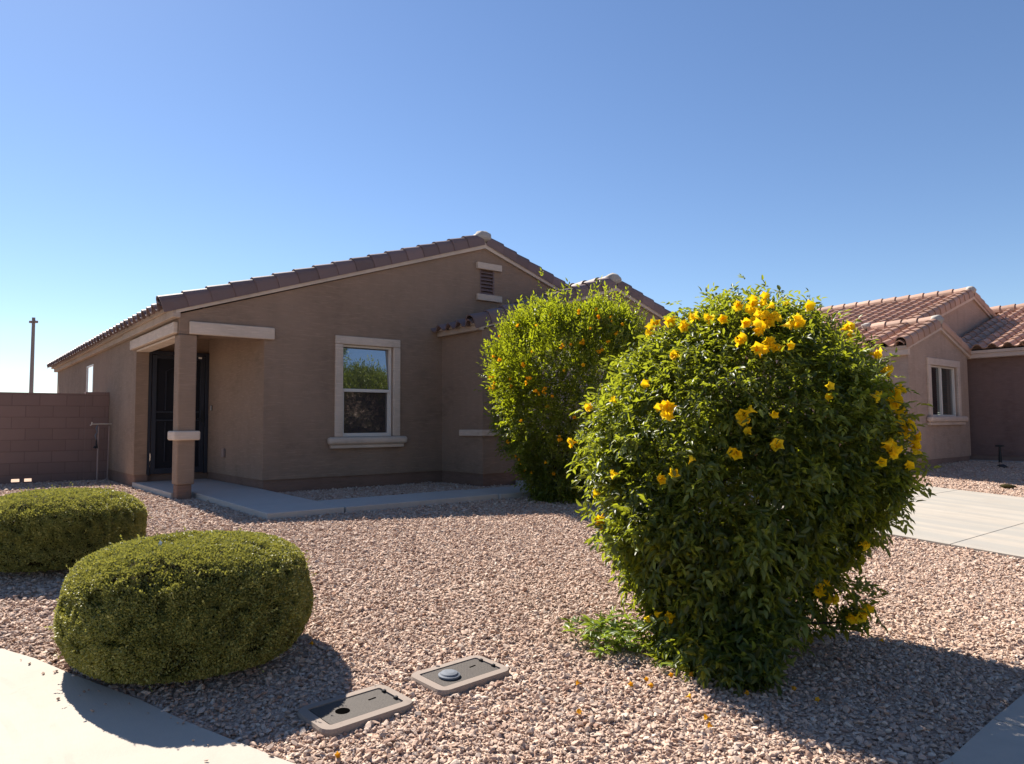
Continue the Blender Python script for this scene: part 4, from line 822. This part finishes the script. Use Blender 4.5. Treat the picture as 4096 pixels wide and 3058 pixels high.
# --- clipped round shrubs
def clipped(label, X, Y, r, z0, z1, n, seed):
    c_ = c2w(X, Y, z0); root = thing('clipped_shrub', label, 'shrub', c2w(X, Y, zg(c_.x, c_.y)), 'clipped round shrubs at the corner of the yard')
    zc, hz_ = (z0 + z1) / 2, (z1 - z0) / 2
    def surf(dirs, off=0.0):
        p = np.where(dirs[:, 2] > 0, 3.1, 4.8); a = np.abs(dirs[:, :2]); rad = np.sqrt((a ** 2).sum(1)); k = (rad ** p + np.abs(dirs[:, 2]) ** p) ** (-1 / p)
        q = dirs * k[:, None]
        tap = 1 - .03 * np.clip(-q[:, 2], 0, 1) ** 2 - .05 * np.clip(q[:, 2], 0, 1)
        l = 1 + .018 * np.sin(5 * np.arctan2(q[:, 1], q[:, 0]) + seed) + .014 * np.sin(3 * q[:, 2] * 2 + seed * 3)
        s_ = np.stack([q[:, 0] * r * tap * l, q[:, 1] * r * tap * l, q[:, 2] * hz_], 1)
        nn = norm(np.stack([np.sign(q[:, 0]) * np.abs(q[:, 0]) * rad ** .5 / r, np.sign(q[:, 1]) * np.abs(q[:, 1]) * rad ** .5 / r, np.sign(q[:, 2]) * np.abs(q[:, 2]) ** 1.9 / hz_], 1))
        return np.array([c_.x, c_.y, zc]) + s_ * (1 + off)[:, None] if not np.isscalar(off) else np.array([c_.x, c_.y, zc]) + s_ * (1 + off), nn
    dirs = unit(n) * np.array([1, 1, .8]); dirs = norm(dirs); off = -np.abs(RNG.normal(0, .035, n)) + .012
    pos, nn = surf(dirs, off); gn = nz3(pos, 7.0, seed)
    g2 = nz3(pos, 19.0, seed + 7); pit = (gn < -.40) | (g2 < -.42); pos = pos - nn * (pit * RNG.uniform(.01, .06, n))[:, None]; pos += nn * (.010 * g2)[:, None]
    d = norm(nn * .9 + unit(n) * .85 + np.array([0, 0, .15])); up = norm(nn + unit(n) * .8); l = RNG.uniform(.009, .015, n)
    Sc = np.stack([l, l * RNG.uniform(.55, .8, n), l], 1); tint = np.clip(.45 + .25 * gn + .35 * g2 + .25 * nz3(pos, 2.5, seed + 4) + RNG.normal(0, .18, n), 0, 1)
    m_ = 150; q, qn = surf(norm(unit(m_) * np.array([1, 1, .9])), np.full(m_, .0)); qd = norm(qn + unit(m_) * .45 + np.array([0, 0, .25])); hh = RNG.uniform(.012, .05, m_)
    sp_ = np.concatenate([q + qd * (hh * f)[:, None] for f in (.2, .45, .7, .95, 1.1)]); sdir = norm(np.tile(qd, (5, 1)) + unit(5 * m_) * .8); sl = RNG.uniform(.010, .017, 5 * m_)
    pos = np.concatenate([pos, sp_]); d = np.concatenate([d, sdir]); up = np.concatenate([up, unit(5 * m_)]); Sc = np.concatenate([Sc, np.stack([sl, sl * .65, sl], 1)]); tint = np.concatenate([tint, RNG.uniform(.5, 1, 5 * m_)])
    leaf_mesh('foliage', M['topleaf'], pos, rot_from(d, up), Sc, tint, root, SMALL_V, SMALL_F)
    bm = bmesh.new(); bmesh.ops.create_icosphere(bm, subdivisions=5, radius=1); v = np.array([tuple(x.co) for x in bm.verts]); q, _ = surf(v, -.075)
    mb = MB(); bm.verts.index_update(); mb.add(q.tolist(), [tuple(x.index for x in f.verts) for f in bm.faces]); bm.free(); mb.build('shade_core', M['core'], root, smooth=True)  # solid dark body under the leaves, inner shade painted as colour
    zz = zg(c_.x, c_.y); mb = MB()
    for k in range(9):
        a = k * .7; mb.tube([(c_.x + .05 * math.cos(a), c_.y + .05 * math.sin(a), zz - .03), (c_.x + r * .55 * math.cos(a), c_.y + r * .55 * math.sin(a), z0 + .14)], [.014, .009], 6)
    mb.build('stem', M['bark'], root); return root
clipped('clipped round shrub nearest the pavement, beside the meter boxes', -1.725, 3.88, .61, -.43, .185, 260000, 1.0)
clipped('clipped round shrub cut by the left edge, in front of the block wall', -3.58, 5.66, .592, -.265, .285, 150000, 2.0)
fp = c2w(-1.825, 3.70, .14)
mb = MB(); mb.add([fp, fp + right * .012 + Vector((0, 0, .03)), fp + right * .016 + Vector((0, 0, .055)), fp + right * .004 + Vector((0, 0, .066)), fp - right * .006 + Vector((0, 0, .04))], [(0, 1, 2, 3, 4)])
mb.add([fp + fwd * .002, fp + right * .002 + Vector((0, 0, -.02)), fp + right * .004 + Vector((0, 0, -.02))], [(0, 1, 2)]); tag(mb.build('feather', M['feather']), 'small white feather stuck upright on top of the nearest clipped shrub', 'feather')

# --- low bright seedlings at the foot of the yellow bush
SP = thing('seedling_plant', 'low bright green leafy plant sprouting left of the big yellow bush', 'plant', (.61, -7.36, -.52))
n = 95; base = np.stack([RNG.normal(.61, .11, n), RNG.normal(-7.36, .10, n), np.full(n, 0.)], 1); base[:, 2] = zg_np(base[:, 0], base[:, 1]) + RNG.uniform(.01, .13, n)
d = norm(unit(n) * np.array([1, 1, .5]) + np.array([0, 0, .55])); P, Mx, Sc, rw = compound(base, d, norm(np.array([0, 0, 1.0]) + unit(n) * .3), 2, RNG.uniform(.04, .09, n), .062, .36, .25)
leaf_mesh('foliage', M['shootleaf'], P, Mx, Sc, RNG.uniform(.1, 1, len(P)), SP)
mb = MB()
for k in range(9):
    a = k * .7; b = Vector((.61 + .12 * math.cos(a), -7.36 + .10 * math.sin(a), -.535)); mb.tube([b, b + Vector((.03 * math.cos(a), .03 * math.sin(a), .13))], [.004, .002], 5)
mb.build('stem', M['shootleaf'], SP)
# --- fallen petals
for i, (x, y) in enumerate([(-0.21, -7.9), (-1.24, -7.59), (0.26, -8.26), (0.19, -8.33), (0.23, -7.8), (0.34, -7.8), (0.34, -8.06), (0.5, -7.84), (-0.87, -6.4), (2.01, -8.24), (0.03, -7.66), (0.86, -8.33), (0.84, -8.47), (0.58, -7.93), (2.02, -8.16), (.30, -7.86), (.62, -8.2)]):
    mb = MB(); trumpet(mb, (x, y, zg(x, y) + .028), (random.uniform(-1, 1), random.uniform(-1, 1), .15), .028, .013, random.uniform(0, 1))
    tag(mb.build('fallen_flower', M['dryp'], smooth=True), 'withered yellow flower fallen on the gravel by the big bush', 'flower', 'fallen flowers on the gravel')

# ------------------------------------------------------------------ across the street (seen mirrored in the front window)
AH = thing('stucco_house', 'tall tan house across the street seen only as a reflection in the front window', 'house', (22, -37, -.64))
mb = MB(); mb.box(8, 36, -44, -34.2, -.7, 6.3); mb.build('wall', M['nstucco'], AH)
mb = MB(); tile_slope(mb, (8, -33.6, 6.35), (1, 0, 0), Vector((0, -4.2, 2.5)), Vector((0, 2.5, 4.2)), 28, 4.9, .34, .4); mb.quad((8, -33.7, 6.3), (36, -33.7, 6.3), (36, -44.5, 6.3), (8, -44.5, 6.3)); mb.build('roof', M['ntile'], AH)
mb = MB(); mb.box(19.2, 24.2, -34.2, -34.12, -.6, 1.6); mb.build('garage_door', M['trim'], AH)
def tree(label, x, y, h, r, n, seed):
    z0 = zg(x, y); root = thing('street_tree', label, 'tree', (x, y, z0)); mb = MB()
    mb.tube([(x, y, z0 - .05), (x + .05, y, z0 + h * .35), (x, y, z0 + h * .7)], [.14, .10, .04], 8); rnd = random.Random(seed)
    for k in range(6):
        a = k * 1.05; mb.tube([(x + .03, y, z0 + h * .35), (x + r * .6 * math.cos(a), y + r * .6 * math.sin(a), z0 + h * rnd.uniform(.6, .8))], [.06, .015], 6)
    mb.build('trunk', M['bark'], root); P = []
    for k in range(26):
        c_ = np.array([x, y, z0 + h * .64]) + np.array([rnd.gauss(0, .42) * r, rnd.gauss(0, .42) * r, rnd.gauss(0, .16) * h]); P.append(c_ + RNG.normal(0, .20 * r, (n // 26, 3)))
    P = np.concatenate(P); l = RNG.uniform(.08, .15, len(P))
    leaf_mesh('crown', M['treeleaf'], P, rot_from(unit(len(P)), unit(len(P))), np.stack([l, l * .5, l], 1), RNG.uniform(0, 1, len(P)), root, SMALL_V, SMALL_F)
tree('bushy street tree mirrored at the left of the front window', 12.35, -20.8, 9.6, .95, 12000, 3)
tree('low round tree mirrored at the right of the front window', 18.9, -26.6, 8.6, 1.1, 9000, 6)
